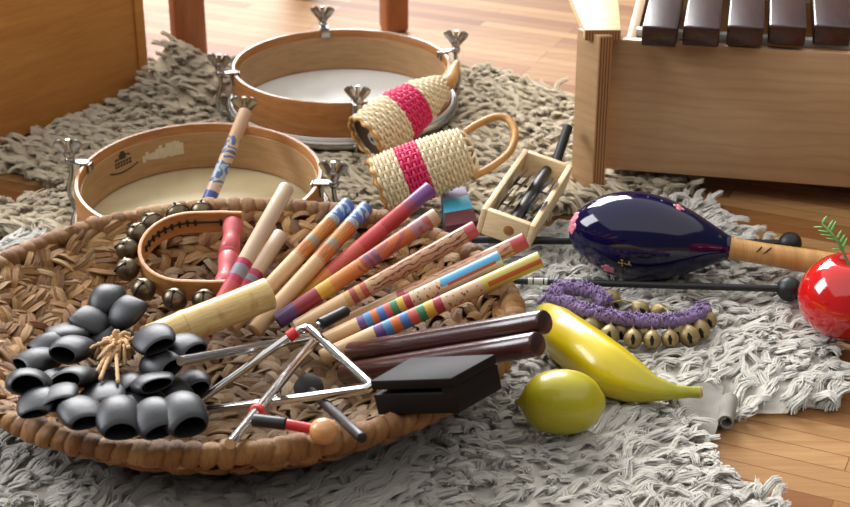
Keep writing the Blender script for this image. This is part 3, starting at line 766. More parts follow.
# ------------------------------------------------------------------ wood block
def woodblock():
    top = [P(370, 381, .124), P(451, 378.5, .142), P(495, 354, .150), P(411, 357.5, .126)]
    n = (top[1]-top[0]).cross(top[3]-top[0]).normalized(); h = .031; bot = [p-n*h for p in top]
    t = thing('wood_block', 'black wooden block with a long slot in its front, at the basket edge', 'wood block', sum(bot, Vector())/4)
    ex = (top[1]-top[0]).normalized()
    g0, g1 = .0085, .0125; s1 = (top[1]-top[0])*.86
    # body is split by the slot: lid, lower block, closed right end, back
    mb = MB(); mb.hexa(top, [p-n*g0 for p in top], .0008)
    mb.hexa([p-n*g1 for p in top], bot, .0008)
    iv = (top[3]-top[0])*.55
    mb.hexa([top[0]+s1-n*g0, top[1]-n*g0, top[2]-n*g0, top[3]+s1-n*g0], [top[0]+s1-n*g1, top[1]-n*g1, top[2]-n*g1, top[3]+s1-n*g1], 0)
    mb.hexa([top[0]+iv-n*g0, top[1]+iv-n*g0, top[2]-n*g0, top[3]-n*g0], [top[0]+iv-n*g1, top[1]+iv-n*g1, top[2]-n*g1, top[3]-n*g1], 0)
    mb.build('block', M['black_wood'], t)
    sl = MB(); sl.hexa([top[0]+iv*.7-n*g0, top[0]+s1+iv*.7-n*g0, top[0]+s1+iv-n*g0, top[0]+iv-n*g0], [top[0]+iv*.7-n*g1, top[0]+s1+iv*.7-n*g1, top[0]+s1+iv-n*g1, top[0]+iv-n*g1], 0)
    sl.build('slot', M['slot'], t)
woodblock()

# ------------------------------------------------------------------ fruit shakers
def banana():
    px = [(541, 309, 5), (546, 314, 12), (556, 326, 21), (570, 340, 25), (590, 355, 26.5), (612, 370, 26), (635, 382, 20.5), (655, 388.5, 12.5), (675, 391.5, 7), (690, 392, 5.6), (701, 392, 6.2)]
    t = thing('banana_shaker', 'glossy yellow banana shaker on white fleece, curved stem pointing right', 'shaker', P(620, 392, SEAT))
    pts, rad = [], []
    for (u, v, r) in px:
        p = P(u, v, .03); R = r*mpp(p); z = SEAT+.0005+.0245*(1 if u > 560 else 1.0)
        z = SEAT+max(R, .021 if u < 640 else .021-.006*min(1, (u-640)/50)); pts.append(P(u, v, z)); rad.append(R)
    mb = MB(); mb.tube(catmull(pts, 4), lerp_list(rad, 4), 30, shape=lambda a: 1+.035*math.cos(5*a)+.012*math.cos(10*a)); mb.build('fruit', M['banana'], t, 180)
    e = pts[-1]; d = (pts[-1]-pts[-2]).normalized()
    mb = MB(); mb.tube([e-d*.0005, e+d*.001], rad[-1]*.9, 16); o = mb.build('stem_cut', plain('stem_cut', 'b89a63', 'cbb183', .7), t); o['label'] = 'pale cut end of the stem'
    e = pts[0]; d = (pts[0]-pts[1]).normalized()
    mb = MB(); mb.lathe([(rad[0]*1.02, -.0015), (rad[0]*.8, .002), (rad[0]*.3, .004), (1e-5, .0045)], axis_frame(e, d), 16); o = mb.build('blossom_tip', plain('green_tip', '4a5a18', '6d7d20', .4), t); o['label'] = 'greenish blossom tip'
banana()
def lemon():
    p = P(562, 402, .05); r = mpp(p); a, b = 43.5*r, 33*r
    c = P(562, 402, SEAT+b)
    t = thing('lemon_shaker', 'yellow-green lemon shaker lying on the fleece in front of the banana', 'shaker', (c.x, c.y, SEAT))
    prof = []
    for i in range(29):
        x = -1+2*i/28; rr_ = b*math.sqrt(max(0, 1-abs(x)**2.15)); prof.append((max(1e-5, rr_), x*a*.965))
    prof[0] = (1e-5, -a*1.03); prof[1] = (b*.10, -a*1.01); prof.insert(2, (b*.17, -a*.965)); prof[-1] = (1e-5, a*1.0); prof[-2] = (b*.16, a*.99)
    mb = MB(); mb.lathe(prof, axis_frame(c, (1, -.12, .08)), 40); mb.build('fruit', M['lemon'], t, 180)
    mb = MB(); mb.ball(c+Vector((-a*1.02, a*.125, -a*.08)), .0028, 10); o = mb.build('nipple', plain('lemon_nipple', '6f6a18', '8a8420', .5), t)
lemon()

# ------------------------------------------------------------------ maraca
def maraca():
    r0 = 44.5*mpp(P(630, 240, .06)); zc = SEAT+r0
    a, b = P(569, 227, zc), P(729, 248, zc-.012); d = (b-a).normalized(); L = (b-a).length
    t = thing('maraca', 'large glossy dark blue maraca with painted flowers and wooden handle', 'maraca', (a+b)/2-Vector((0, 0, zc-SEAT)))
    fr = axis_frame(a, d)
    prof = [(0, 0), (.006, .17), (.02, .30), (.06, .50), (.13, .70), (.22, .865), (.32, .965), (.42, 1.0), (.52, .975), (.62, .895), (.72, .765), (.80, .635), (.86, .525), (.91, .43), (.95, .36), (.98, .30), (1.0, .285)]
    zs = catmull([Vector((x, y, 0)) for x, y in prof], 3)
    mb = MB(); mb.lathe([(max(1e-5, p.y*r0), p.x*L) for p in zs], fr, 56); mb.build('body', M['maraca'], t, 180)
    e = P(838, 266, zc-.026); hb = MB(); dh = (e-b).normalized()
    pts = [b-dh*.006, b+dh*.01, b.lerp(e, .3), b.lerp(e, .7), e]
    hb.tube(pts, [.0125, .0118, .0115, .0128, .0135], 24); ho = hb.build('handle', M['maraca_wood'], t)
    mk = MB()
    for (u, v, s_) in ((757, 247, 1), (765, 253, 1.6)):
        q = b.lerp(e, (u-729)/109); up_ = Vector((0, -.75, .66))
        mk.tube([q+up_*.0121+Vector((-.003*s_, -.002*s_, -.002)), q+up_*.0124, q+up_*.0119+Vector((.003*s_, .0018*s_, .0025))], [.0005, .0011, .0006], 6)
    mk.build('burnt_mark', M['stamp'], ho)
    def petals(mb, u, v, R, n, spread, flat=.25):
        # flower on the lacquered surface where the eye ray meets it
        dr = ray(u, v).normalized(); o_ = EYE
        # intersect with surface of revolution by marching
        s_ = 1.2; hit = None
        while s_ < 2.2:
            p = o_+dr*s_; x = (p-a).dot(d)/L
            if 0 <= x <= 1:
                rr_ = (p-a-d*x*L).length
                yy = np.interp(x, [q.x for q in zs], [q.y for q in zs])*r0
                if rr_ <= yy: hit = (p, (p-a-d*x*L)/rr_, x); break
            s_ += .0004
        if not hit: return
        p, nrm, x = hit
        slope = (np.interp(x+.01, [q.x for q in zs], [q.y for q in zs])-np.interp(x-.01, [q.x for q in zs], [q.y for q in zs]))*r0/(.02*L)
        nn = (nrm-d*slope).normalized(); f = axis_frame(p-nn*.0004, nn)
        for k in range(n):
            an = 2*PI*k/n; mb.ball(f @ Vector((math.cos(an)*spread, math.sin(an)*spread, 0)), R, 10, 1, 1, flat, f.to_3x3().to_4x4())
        mb.ball(f @ Vector((0, 0, .0003)), R*.8, 10, 1, 1, flat, f.to_3x3().to_4x4())
    for (u, v, R_, n_, sp_) in ((572, 226, .004, 5, .0052), (575, 217, .0032, 5, .004), (679, 207, .0032, 4, .004), (608, 269, .0036, 5, .0044), (627, 255, .0018, 3, .002)):
        pk = MB(); petals(pk, u, v, R_, n_, sp_); o = pk.build('painted_flower', M['flower_pink'], t, 180); o['label'] = 'pink painted flower'
    for (u, v, R_, n_, sp_) in ((622, 263, .0022, 4, .003), (629, 264, .0018, 3, .002), (625, 270, .0014, 3, .003)):
        yl = MB(); petals(yl, u, v, R_, n_, sp_); o = yl.build('painted_leaf', M['flower_yellow'], t, 180); o['label'] = 'ochre painted leaf'
maraca()

# ------------------------------------------------------------------ black mallets
def mallet(label, a, b, rod, head, ferrule=None):
    a, b = P(*a), P(*b); t = thing('bar_mallet', label, 'mallet', (a+b)/2-Vector((0, 0, .01)), 'black bar mallets on the fleece')
    mb = MB(); mb.rod(a, b, rod, 14); so = mb.build('shaft', M['black'], t)
    mb = MB(); mb.ball(b, head, 24); mb.build('ball_head', M['black'], t)
    if ferrule:
        d = (b-a).normalized(); L = (b-a).length
        f = MB()
        for (x0, x1) in ferrule: f.tube([a+d*L*x0, a+d*L*x1], rod*1.06, 14)
        fo = f.build('ferrule', plain('pale_tape', 'a8a49a', 'c9c5ba', .4), t); fo['label'] = 'pale banded ferrule'
mallet('thin black mallet with pale banded end lying in front of the blue maraca', (488, 280, .030), (789, 289, .0345), .0036, .0128, ((.135, .15), (.155, .185), (.19, .2)))
mallet('black mallet mostly hidden behind the blue maraca, only its ends in view', (472, 239.5, .031), (790, 243.5, .033), .0042, .0128)

# ------------------------------------------------------------------ red apple shaker with sprig
def apple():
    r = 47*mpp(P(846, 300, .05)); c = P(846, 296, SEAT+r*.92)
    t = thing('apple_shaker', 'glossy red apple-shaped shaker with a green sprig on top', 'shaker', (c.x, c.y, SEAT))
    pr = []
    for i in range(33):
        a = PI*i/32; z = -math.cos(a)*r*.93; x = math.sin(a)*r
        x *= 1-.10*max(0, -math.cos(a)); z -= -(.16*r)*math.exp(-(x/(.3*r))**2)*(1 if math.cos(a) > 0 else 0)
        z -= (.2*r)*math.exp(-(x/(.25*r))**2)*(1 if math.cos(a) < 0 else 0)
        pr.append((max(1e-5, x), z))
    mb = MB(); mb.lathe(pr, Matrix.Translation(c), 48); mb.build('body', M['red_gloss'], t, 180)
    top = c+Vector((0, 0, r*.70)); tip = P(818, 222, .155); tip = P(822, 224, top.z+.026)
    mb = MB(); mb.tube(catmull([top, top.lerp(tip, .5)+Vector((0, 0, .006)), tip], 5), [.0014]*11, 8); so = mb.build('stem', plain('green_stem', '3c5a22', '55702c', .6), t)
    pts = catmull([top, top.lerp(tip, .5)+Vector((0, 0, .006)), tip], 5)
    for k in range(11):
        q = pts[3+int(k*.7)] if k < 10 else tip; sd = -1 if k % 2 else 1
        main = (tip-top).normalized(); side = main.cross(Vector((0, -.9, .4))).normalized()*sd
        d = (main*.55+side*.8+Vector((0, 0, random.uniform(-.1, .25)))).normalized(); L = random.uniform(.009, .014)
        lf = MB(); lf.tube([q, q+d*L*.3, q+d*L*.65, q+d*L], [.0006, .0018, .0014, .0002], 8, True, .3); lf.build('leaf', M['leaf'], t, 180)
    # bulb of the calyx below
apple()

# ------------------------------------------------------------------ purple bell bracelet
def bracelet():
    t = thing('bell_bracelet', 'purple crocheted band strung with brass nut bells on white fleece', 'bracelet', P(630, 322, SEAT))
    path = [P(u, v, z) for u, v, z in ((607, 303, .032), (598, 294, .033), (580, 289, .034), (561, 288, .034), (554, 296, .034), (566, 303, .036), (588, 311, .038), (612, 317, .038), (636, 320, .038), (660, 321.5, .038), (682, 319, .038), (698, 313, .036), (705, 309, .033))]
    cl = catmull(path, 8); mb = MB()
    # crochet: three plaited yarns around the band line, plus loops
    n = len(cl)
    for ph in range(4):
        pts = []
        m = n*4
        for i in range(m):
            x = i/(m-1)*(n-1); k = min(int(x), n-2); q = cl[k].lerp(cl[k+1], x-k)
            d = (cl[k+1]-cl[k]).normalized(); s_ = Vector((0, 0, 1)).cross(d).normalized(); w = x*2.4+ph*PI/2
            pts.append(q+s_*math.sin(w)*.0065+Vector((0, 0, 1))*(math.sin(2*w+ph)*.004))
        mb.tube(pts, [.0026*random.uniform(.8, 1.25) for _ in pts], 6)
    for i in range(330):
        k = random.randrange(n-1); q = cl[k]; a = random.uniform(0, 2*PI); d = Vector((math.cos(a), math.sin(a), random.uniform(-.2, .6)))*.006
        q = q+Vector((random.uniform(-.005, .005), random.uniform(-.006, .006), random.uniform(0, .005)))
        mb.tube([q-d*.6, q+Vector((0, 0, .004)), q+d*.6], .0009, 5)
    mb.build('crocheted_band', M['purple'], t, 180)
    tl = MB(); tl.tube(catmull([P(556, 291, .034), P(550, 293, .033), P(545, 297, .030), P(538, 303, .026)], 6), .0022, 8); tl.build('tie_cord', M['purple'], t, 180)
    for (u, v, zz) in ((570, 309, .028), (581, 315, .027), (592, 326, .027), (609, 335, .029), (633, 338, .029), (652, 339, .029), (670, 338, .029), (689, 335, .028), (700, 329, .028), (708, 319, .029), (621, 329, .027), (601, 322, .027), (640, 308.5, .030), (659, 311, .030), (645, 331, .026), (678, 330, .026), (610, 299, .028), (696, 322, .026)):
        r = .0100*random.uniform(.88, 1.12); p = P(u, v, max(zz, SEAT+r*.9)); tilt = Vector((random.uniform(-.3, .3), -.5, -.8)).normalized()
        k = min(range(n), key=lambda i: (cl[i]-p).length); tilt = ((p-cl[k]).normalized()+tilt*.6).normalized()
        fr = axis_frame(p-tilt*r*1.1, tilt)
        b = MB(); b.lathe([(r*.16, 0), (r*.2, r*.12), (r*.5, r*.35), (r*.86, r*.85), (r*.95, r*1.25), (r*.82, r*1.75), (r*.5, r*2.1), (r*.22, r*2.2), (1e-5, r*2.1)], fr, 20); bo = b.build('nut_bell', M['nut_bell'], t, 180)
        s_ = MB(); vw = (EYE-p).normalized(); ax = (vw-tilt*vw.dot(tilt)).normalized()
        s_.tube([p+ax*r*.93+tilt*r*.05, p+ax*r*.84+tilt*r*.5, p+ax*r*.55+tilt*r*.95], [r*.10, r*.24, r*.12], 8, True, .5, ax); s_.build('bell_mouth', M['slot'], bo)
        lk = MB(); lk.tube([p-tilt*r*1.1, (p-tilt*r*1.6).lerp(cl[k], .3), cl[k]], .0009, 6); lk.build('link', M['nut_bell'], bo)
bracelet()

# ------------------------------------------------------------------ caxixi (woven shakers)
def caxixi(label, base, tip, r_prof, pink, handle):
    a, b = Vector(base), Vector(tip); d = (b-a).normalized(); L = (b-a).length; fr = axis_frame(a, d)
    t = thing('woven_shaker', label, 'shaker', (a.x, a.y, SEAT), 'woven cane basket shakers')
    ns = 26; rows = int(L/.0042)
    def R(x): return float(np.interp(x, [q[0] for q in r_prof], [q[1] for q in r_prof]))
    nat, pk = MB(), MB()
    for i in range(rows+1):
        x = i/rows; pts = []
        for k in range(ns*4):
            an = 2*PI*k/(ns*4); rr_ = R(x)+.0013*math.cos(ns/2*an+(i % 2)*PI)
            pts.append(fr @ Vector((rr_*math.cos(an), rr_*math.sin(an), x*L)))
        (pk if pink[0] <= x <= pink[1] else nat).tube(pts, .00205, 6, closed=True, up=d)
    nat.build('cane_weave', M['cane'], t, 180)
    st = MB()
    for k in range(ns):
        an = 2*PI*k/ns; xs_ = [pink[0]+(pink[1]-pink[0])*i/5 for i in range(6)]
        pk.tube([fr @ Vector(((R(x)+.0004)*math.cos(an), (R(x)+.0004)*math.sin(an), x*L)) for x in xs_], .0015, 6)
    for k in range(ns):
        an = 2*PI*k/ns; st.tube([fr @ Vector((R(x)*math.cos(an), R(x)*math.sin(an), x*L)) for x in [i/12 for i in range(13)]], .0014, 6)
    for k in range(ns//2):
        an = 2*PI*k/(ns//2); st.tube(catmull([fr @ Vector((R(1)*math.cos(an), R(1)*math.sin(an), L)), fr @ Vector((R(1)*.75*math.cos(an), R(1)*.75*math.sin(an), L+.006)), fr @ Vector((0, 0, L+.009))], 4), .0022, 6)
    o = pk.build('pink_band', M['pink_cane'], t, 180); o['label'] = 'bright pink woven band'
    st.build('stake', M['cane'], t, 180)
    rm = MB(); pts = []
    for k in range(90):
        an = 2*PI*k/90; rr_ = R(0)+.0014*math.cos(11*an); pts.append(fr @ Vector((rr_*math.cos(an), rr_*math.sin(an), -.003+.0014*math.sin(11*an))))
    rm.tube(pts, .0024, 8, closed=True, up=d); rm.build('braided_rim', M['cane_dark'], t, 180)
    g = MB(); r0 = R(0)
    g.lathe([(1e-5, .004), (r0*.5, .0035), (r0*.9, .001), (r0*.93, .003), (1e-5, .008)], fr, 36); g.build('gourd_base', M['gourd'], t)
    if handle == 'loop':
        x_ = fr.to_3x3() @ Vector((1, 0, 0)); r1 = R(1)
        hpts = [(464, 133), (478, 124), (496, 117), (509, 120), (515, 134), (510, 151), (497, 163), (484, 171), (472, 177)]
        base_z = b.z
        pts = catmull([P(u, v, base_z+.002+(139-v)*.0006) for u, v in hpts], 10)
        h = MB(); h.tube(pts, [.0041+.0008*(i % 2) for i in range(len(pts))], 10); h.build('loop_handle', M['cane_dark'], t, 180)
    else:
        h = MB(); hp = [b-d*.012, b+d*.012, P(452, 72, b.z+.006), P(457, 62, b.z+.012)]
        pts = catmull(hp, 7); rad = lerp_list([.0125, .0118, .0085, .0038], 7)
        h.tube(pts, [q+.0005*(i % 2) for i, q in enumerate(rad)], 14, True, .8); h.build('horn_handle', M['cane_dark'], t, 180)
        f2 = axis_frame(a+d*.0025, -d); s_ = MB(); s_.lathe([(1e-5, 0), (.0085, 0), (.0085, .0012), (1e-5, .0013)], Matrix.Translation(Vector((.004, -.002, -.002))) @ f2, 24)
        so = s_.build('sticker', M['grey_sticker'], t); so['label'] = 'round grey sticker'
        c = Matrix.Translation(Vector((.004, -.002, -.002))) @ f2; sm = MB()
        for (x, y, w_, h_) in ((-.0022, 0, .0012, .006), (.0022, 0, .0012, .006), (0, .0026, .004, .0011), (0, 0, .004, .0011), (0, -.0026, .004, .0011)):
            sm.box((w_, h_, .0004), c @ Matrix.Translation((x, y, .0014)), 0)
        sm.build('sticker_print', M['stamp'], so)
    return t
rn = 28.5*mpp(P(385, 188, .05))
caxixi('woven cane shaker with pink band and big loop handle, nearer the basket', P(381, 186, SEAT+rn+.004), P(466, 153, .088),
       [(0, rn*.96), (.15, rn*1.02), (.5, rn), (.85, rn*.93), (1, rn*.84)], (.26, .52), 'loop')
rf = 24*mpp(P(380, 130, .05))
caxixi('woven cane shaker with pink band and horn-like handle, leaning at the far drum', P(368, 138, SEAT+rf+.013), P(440, 87, .103),
       [(0, rf*1.0), (.2, rf*1.1), (.45, rf*1.05), (.75, rf*.84), (1, rf*.46)], (.40, .68), 'horn')

# ------------------------------------------------------------------ jingle frame (wooden box rattle)
def jingle_frame():
    zt, zb = .058, .026
    TL, TR, BR, BL = P(523, 150, .079), P(574, 163, .065), P(537.5, 226, .065), P(479.5, 209, .079)
    t = thing('jingle_rattle', 'pale rectangular wooden frame with metal jingles and a black rod handle', 'rattle', (TL+BR)/2-Vector((0, 0, zt-zb)))
    cn = (TL+TR+BR+BL)/4; ey = ((TL-BL)+(TR-BR)).normalized(); ex = (TR-TL)+(BR-BL); ex = (ex-ey*ex.dot(ey)).normalized(); ez = ex.cross(ey)
    W = ((TR-TL).length+(BR-BL).length)/2*.97; L = ((TL-BL).length+(TR-BR).length)/2; h = .030; w = .0062
    X = Matrix((ex, ey, ez)).transposed().to_4x4(); X.translation = cn-ez*h/2
    for s_ in (-1, 1):
        mb = MB(); mb.box((w, L, h), X @ Matrix.Translation((s_*(W/2-w/2), 0, 0)), .0015); mb.build('side_rail', M['pine'], t)
        mb = MB(); mb.box((W-2*w, w*1.3, h), X @ Matrix.Translation((0, s_*(L/2-w*.65), 0)), .0012); eo = mb.build('end_rail', M['pine'], t)
        if s_ < 0:
            mb = MB(); mb.lathe([(.0058, 0), (.0058, .0006), (.0045, .0012), (1e-5, .0012)], X @ Matrix.Translation((0.004, -L/2+.0002, 0)) @ Matrix.Rotation(PI/2, 4, 'X'), 20); do = mb.build('dowel_end', M['drum_wood'], eo); do['label'] = 'round dowel end in the front rail'
    rd = MB(); rd.tube([X @ Vector((.004, y, .002)) for y in (-L/2+w*1.3+.0005, L*.2, L/2-w*1.6)], [.0068, .0068, .006], 16); rd.build('inner_rod', M['black'], t)
    hd = MB(); p0 = X @ Vector((.010, L/2+.0005, 0)); e = P(568, 127, .088); hd.tube([p0, p0.lerp(e, .5), e], .0058, 16); ho = hd.build('handle', M['black'], t); ho['label'] = 'black rod handle'
    for (x, y) in ((-W*.21, L*.13), (-W*.21, -L*.2), (W*.27, L*.13), (W*.27, -L*.2)):
        wr = MB(); wr.tube([X @ Vector((x-.007, y, .001)), X @ Vector((x+.007, y, .001))], .0011, 8)
        for k in (-1, 1): wr.ball(X @ Vector((x+k*.006, y, .001)), .002, 8)
        wr.build('jingle_pin', M['steel'], t)
        for k in (-1, 1):
            f = X @ Matrix.Translation((x+k*.0035, y, .007)) @ Matrix.Rotation(PI/2+random.uniform(.35, .6), 4, 'Y')
            jb = MB(); r = .0158; jb.lathe([(.0015, .0012*k), (r*.45, .0016*k), (r*.6, 0), (r, .0003*k), (r, .0009*k), (r*.6, .0007*k), (r*.45, .0023*k), (.0015, .002*k)], f, 28, True)
            jb.build('jingle', M['chrome'] if k > 0 else plain('dark_jingle', '2a2a2b', '454546', .3, .8), t)
jingle_frame()

# ------------------------------------------------------------------ small striped box
def card_box():
    z = .040; q = [P(446, 226, z), P(478, 221, z), P(465, 186, z), P(441, 191, z)]
    t = thing('striped_box', 'small flat box with lilac, blue and maroon bands below the loop-handled shaker', 'box', (q[0]+q[2])/2-Vector((0, 0, .02)))
    def band(f0, f1, nm, m):
        top = [q[0].lerp(q[3], f0), q[1].lerp(q[2], f0), q[1].lerp(q[2], f1), q[0].lerp(q[3], f1)]
        mb = MB(); mb.hexa(top, [p-Vector((0, 0, .018)) for p in top], .0004); o = mb.build(nm, m, t); return o
    band(0, .36, 'maroon_end', M['maroon']); band(.36, .74, 'blue_middle', M['cyan']); band(.74, 1, 'lilac_end', M['lilac'])
card_box()

# ------------------------------------------------------------------ bar instrument (right)
def xylophone():
    a = P(604, 170, .03); b = P(835, 188, .03); ex = Vector((b.x-a.x, b.y-a.y, 0)).normalized(); ey = Vector((-ex.y, ex.x, 0)); Z = Vector((0, 0, 1))
    O = Vector((a.x, a.y, 0)); X = Matrix((ex, ey, Z)).transposed().to_4x4(); X.translation = O
    t = thing('xylophone', 'large plywood box xylophone with dark rosewood bars', 'xylophone', O)
    Hh = .196; LEN = .50
    def bx(name, x0, x1, y0, y1, z0, z1, m, bev=.0012, parent=t):
        mb = MB(); mb.box((x1-x0, y1-y0, z1-z0), X @ Matrix.Translation(((x0+x1)/2, (y0+y1)/2, (z0+z1)/2)), bev)
        return mb.build(name, m, parent)
    bx('front_panel', 0, LEN, .004, .016, .03, Hh-.002, M['ply_light'])
    bx('back_panel', 0.03, LEN, .24, .252, .03, Hh-.002, M['ply_light'])
    bx('base_board', .004, LEN, .017, .239, .032, .044, M['ply_light'])
    bx('side_panel', LEN, LEN+.015, 0, .25, .005, Hh, M['ply_light'])
    # end board: narrow board standing on the floor, turned towards the left
    f0, f1, b0 = P(604.5, 192, .009), P(591.5, 193, .009), P(570.5, 184, .009)
    b1 = b0+(f0-f1)
    base = [f1, f0, b1, b0]; mb = MB(); mb.hexa([p+Z*(Hh+.001) for p in base], base, .001); mb.build('end_board', M['ply_light'], t)
    e = MB(); fn = (f0-f1).cross(Z).normalized(); fr_ = [f1+(f0-f1)*.04, f0+(f1-f0)*.04]
    e.hexa([fr_[0]+Z*(Hh-.001)+fn*.0008, fr_[1]+Z*(Hh-.001)+fn*.0008, fr_[1]+Z*(Hh-.001)-fn*.001, fr_[0]+Z*(Hh-.001)-fn*.001], [fr_[0]+Z*.002+fn*.0008, fr_[1]+Z*.002+fn*.0008, fr_[1]+Z*.002-fn*.001, fr_[0]+Z*.002-fn*.001], 0)
    eo = e.build('plywood_edge', M['ply_edge'], t); eo['label'] = 'layered plywood edge'
    bx('inner_side_panel', .016, .028, .02, .24, .03, Hh-.004, M['ply_light'])
    # cap
    zc = Hh+.0022; c0, c1 = P(585, 29.7, zc+.013), P(621, 29.7, zc+.013); c2 = P(617, -14, zc+.013); c3 = P(567, -14, zc+.013)
    cp = MB(); cp.hexa([c0, c1, c2, c3], [p-Z*.013 for p in (c0, c1, c2, c3)], .0008); cp.build('end_cap', M['cap_wood'], t)
    ce = MB(); fn = (c1-c0).cross(Z).normalized()
    ce.hexa([c0+fn*.0006-Z*.001, c1+fn*.0006-Z*.001, c1-fn*.001-Z*.001, c0-fn*.001-Z*.001], [c0+fn*.0006-Z*.0125, c1+fn*.0006-Z*.0125, c1-fn*.001-Z*.0125, c0-fn*.001-Z*.0125], 0)
    o = ce.build('cap_edge', M['ply_edge'], t); o['label'] = 'layered plywood edge of the cap'
    bx('felt_rail', .026, LEN, .03, .042, Hh-.006, Hh+.003, M['felt']); bx('rear_felt_rail', .05, LEN, .2, .212, Hh-.006, Hh+.003, M['felt'])
    for i, (u0, u1, vb) in enumerate(((641, 675.5, 47), (682, 718, 47), (726, 761.5, 46.5), (767.5, 804, 46), (812.5, 849, 46), (857, 892, 45))):
        zb = Hh+.0035; p0, p1 = P(u0, vb, zb), P(u1, vb, zb); w = (p1-p0).length
        off = Vector(((p0.x+p1.x)/2, (p0.y+p1.y)/2, zb)); lx = (off-O).dot(ex); ly = (off-O).dot(ey)
        Lb = .27-.012*i
        bm = bmesh.new(); bmesh.ops.create_cube(bm, size=1)
        for v in bm.verts: v.co = Vector((v.co.x*w, v.co.y*Lb, v.co.z*.024))
        bmesh.ops.bevel(bm, geom=bm.edges[:], offset=.0025, segments=3, affect='EDGES', profile=.5)
        mb = MB(); mb.bm(bm, X @ Matrix.Translation((lx, ly+Lb/2, zb+.012))); mb.build('tone_bar', M['rosewood_bar'], t)
xylophone()

# ------------------------------------------------------------------ wooden box (left) and stool
def left_box():
    a = P(15, 133, .02); b = P(140, 85.5, .02); ex = Vector((b.x-a.x, b.y-a.y, 0)).normalized(); ey = Vector((-ex.y, ex.x, 0)); Z = Vector((0, 0, 1))
    X = Matrix((ex, ey, Z)).transposed().to_4x4(); X.translation = Vector((b.x, b.y, 0))
    t = thing('resonator_box', 'amber plywood resonator box at the left, beside bunched fleece', 'box', (b.x, b.y, 0))
    def bx(name, x0, x1, y0, y1, z0, z1, m, bev=.0012):
        mb = MB(); mb.box((x1-x0, y1-y0, z1-z0), X @ Matrix.Translation(((x0+x1)/2, (y0+y1)/2, (z0+z1)/2)), bev); return mb.build(name, m, t)
    bx('front_panel', -.46, -.0002, 0, .012, .012, .25, M['ply_dark'])
    bx('back_panel', -.46, -.0002, .17, .182, .012, .25, M['ply_dark'])
    bx('base_board', -.45, -.0004, .0125, .1695, .016, .026, M['ply_dark'])
    bx('end_board', 0, .016, -.003, .185, .012, .255, M['ply_dark'])
    bx('far_end_board', -.476, -.4602, -.003, .185, .012, .255, M['ply_dark'])
    for (x, y) in ((-.44, .03), (-.03, .03), (-.44, .15), (-.03, .15)): bx('foot', x-.012, x+.012, y-.012, y+.012, 0.0005, .0118, M['black'])
left_box()
def stool():
    a, b = P(191, 72, 0), P(394, 30, 0); ex = (b-a).normalized(); ey = Vector((-ex.y, ex.x, 0)); L = (b-a).length
    t = thing('wooden_stool', 'wooden stool seen only by its red-brown legs behind the fleece', 'stool', a)
    R = Matrix.Rotation(math.radians(20), 4, 'Z')
    for i, p in enumerate((a, b, a+ey*.30, b+ey*.30)):
        mb = MB(); w = .045 if i != 1 else .038
        bm = bmesh.new(); bmesh.ops.create_cube(bm, size=1)
        for v in bm.verts: v.co = Vector((v.co.x*w, v.co.y*w, v.co.z*.40))
        bmesh.ops.bevel(bm, geom=bm.edges[:], offset=.006, segments=3, affect='EDGES', profile=.5)
        mb.bm(bm, Matrix.Translation(p+Vector((0, 0, .2005))) @ R); mb.build('leg', M['stool'], t)
    c = (a+b)/2+ey*.15; rot = Matrix((ex, ey, Vector((0, 0, 1)))).transposed().to_4x4(); rot.translation = c+Vector((0, 0, .4155))
    mb = MB(); mb.box((L+.07, .37, .028), rot, .006); mb.build('seat', M['stool'], t)
stool()

# ------------------------------------------------------------------ sheepskins
def in_poly(px, py, poly):
    x, y = np.asarray(px), np.asarray(py); ins = np.zeros(x.shape, bool); n = len(poly)
    for i in range(n):
        x0, y0 = poly[i]; x1, y1 = poly[(i+1) % n]
        c = ((y0 > y) != (y1 > y)) & (x < (x1-x0)*(y-y0)/((y1-y0) or 1e-12)+x0); ins ^= c
    return ins
def to_ground(pl): return [(P(u, v, .004).x, P(u, v, .004).y) for u, v in pl]
FAR = to_ground([(-60, 174), (15, 144), (60, 127), (112, 106), (128, 99), (143, 92), (152, 86), (178, 84), (208, 85), (222, 72), (260, 60), (440, 60), (468, 72), (505, 78), (540, 90), (572, 100), (612, 128), (655, 160), (700, 190), (660, 197), (600, 206), (520, 226), (420, 236), (250, 240), (60, 240), (-190, 228), (-190, 212), (18, 206), (40, 199), (58, 193), (42, 184), (15, 172), (-60, 184)])
NEAR = to_ground([(-190, 236), (60, 248), (250, 248), (420, 250), (520, 242), (600, 214), (660, 205), (703, 208), (722, 226), (738, 238), (762, 252), (800, 272), (822, 318), (836, 360), (843, 410), (806, 409), (790, 414), (765, 414), (745, 419), (733, 421), (717, 434), (703, 446), (711, 461), (724, 474), (748, 490), (775, 515), (810, 545), (780, 580), (-190, 580)])
SUEDE = to_ground([(672, 409), (690, 399), (703, 396), (725, 398), (740, 408), (735, 424), (718, 437), (702, 450), (693, 440), (682, 424)])

sc.view_layers[0].update()
def scene_bvh():
    vs, fs = [], []
    for o in sc.objects:
        if o.type != 'MESH' or o.name == 'floor': continue
        mw = Matrix.Translation(WP[o]); b = len(vs)
        co = np.empty(len(o.data.vertices)*3); o.data.vertices.foreach_get('co', co)
        off = np.array(WP[o]); co = co.reshape(-1, 3)+off
        vs.extend(map(tuple, co)); fs.extend([tuple(b+i for i in p.vertices) for p in o.data.polygons])
    return BVHTree.FromPolygons(vs, fs)
TREE = scene_bvh()

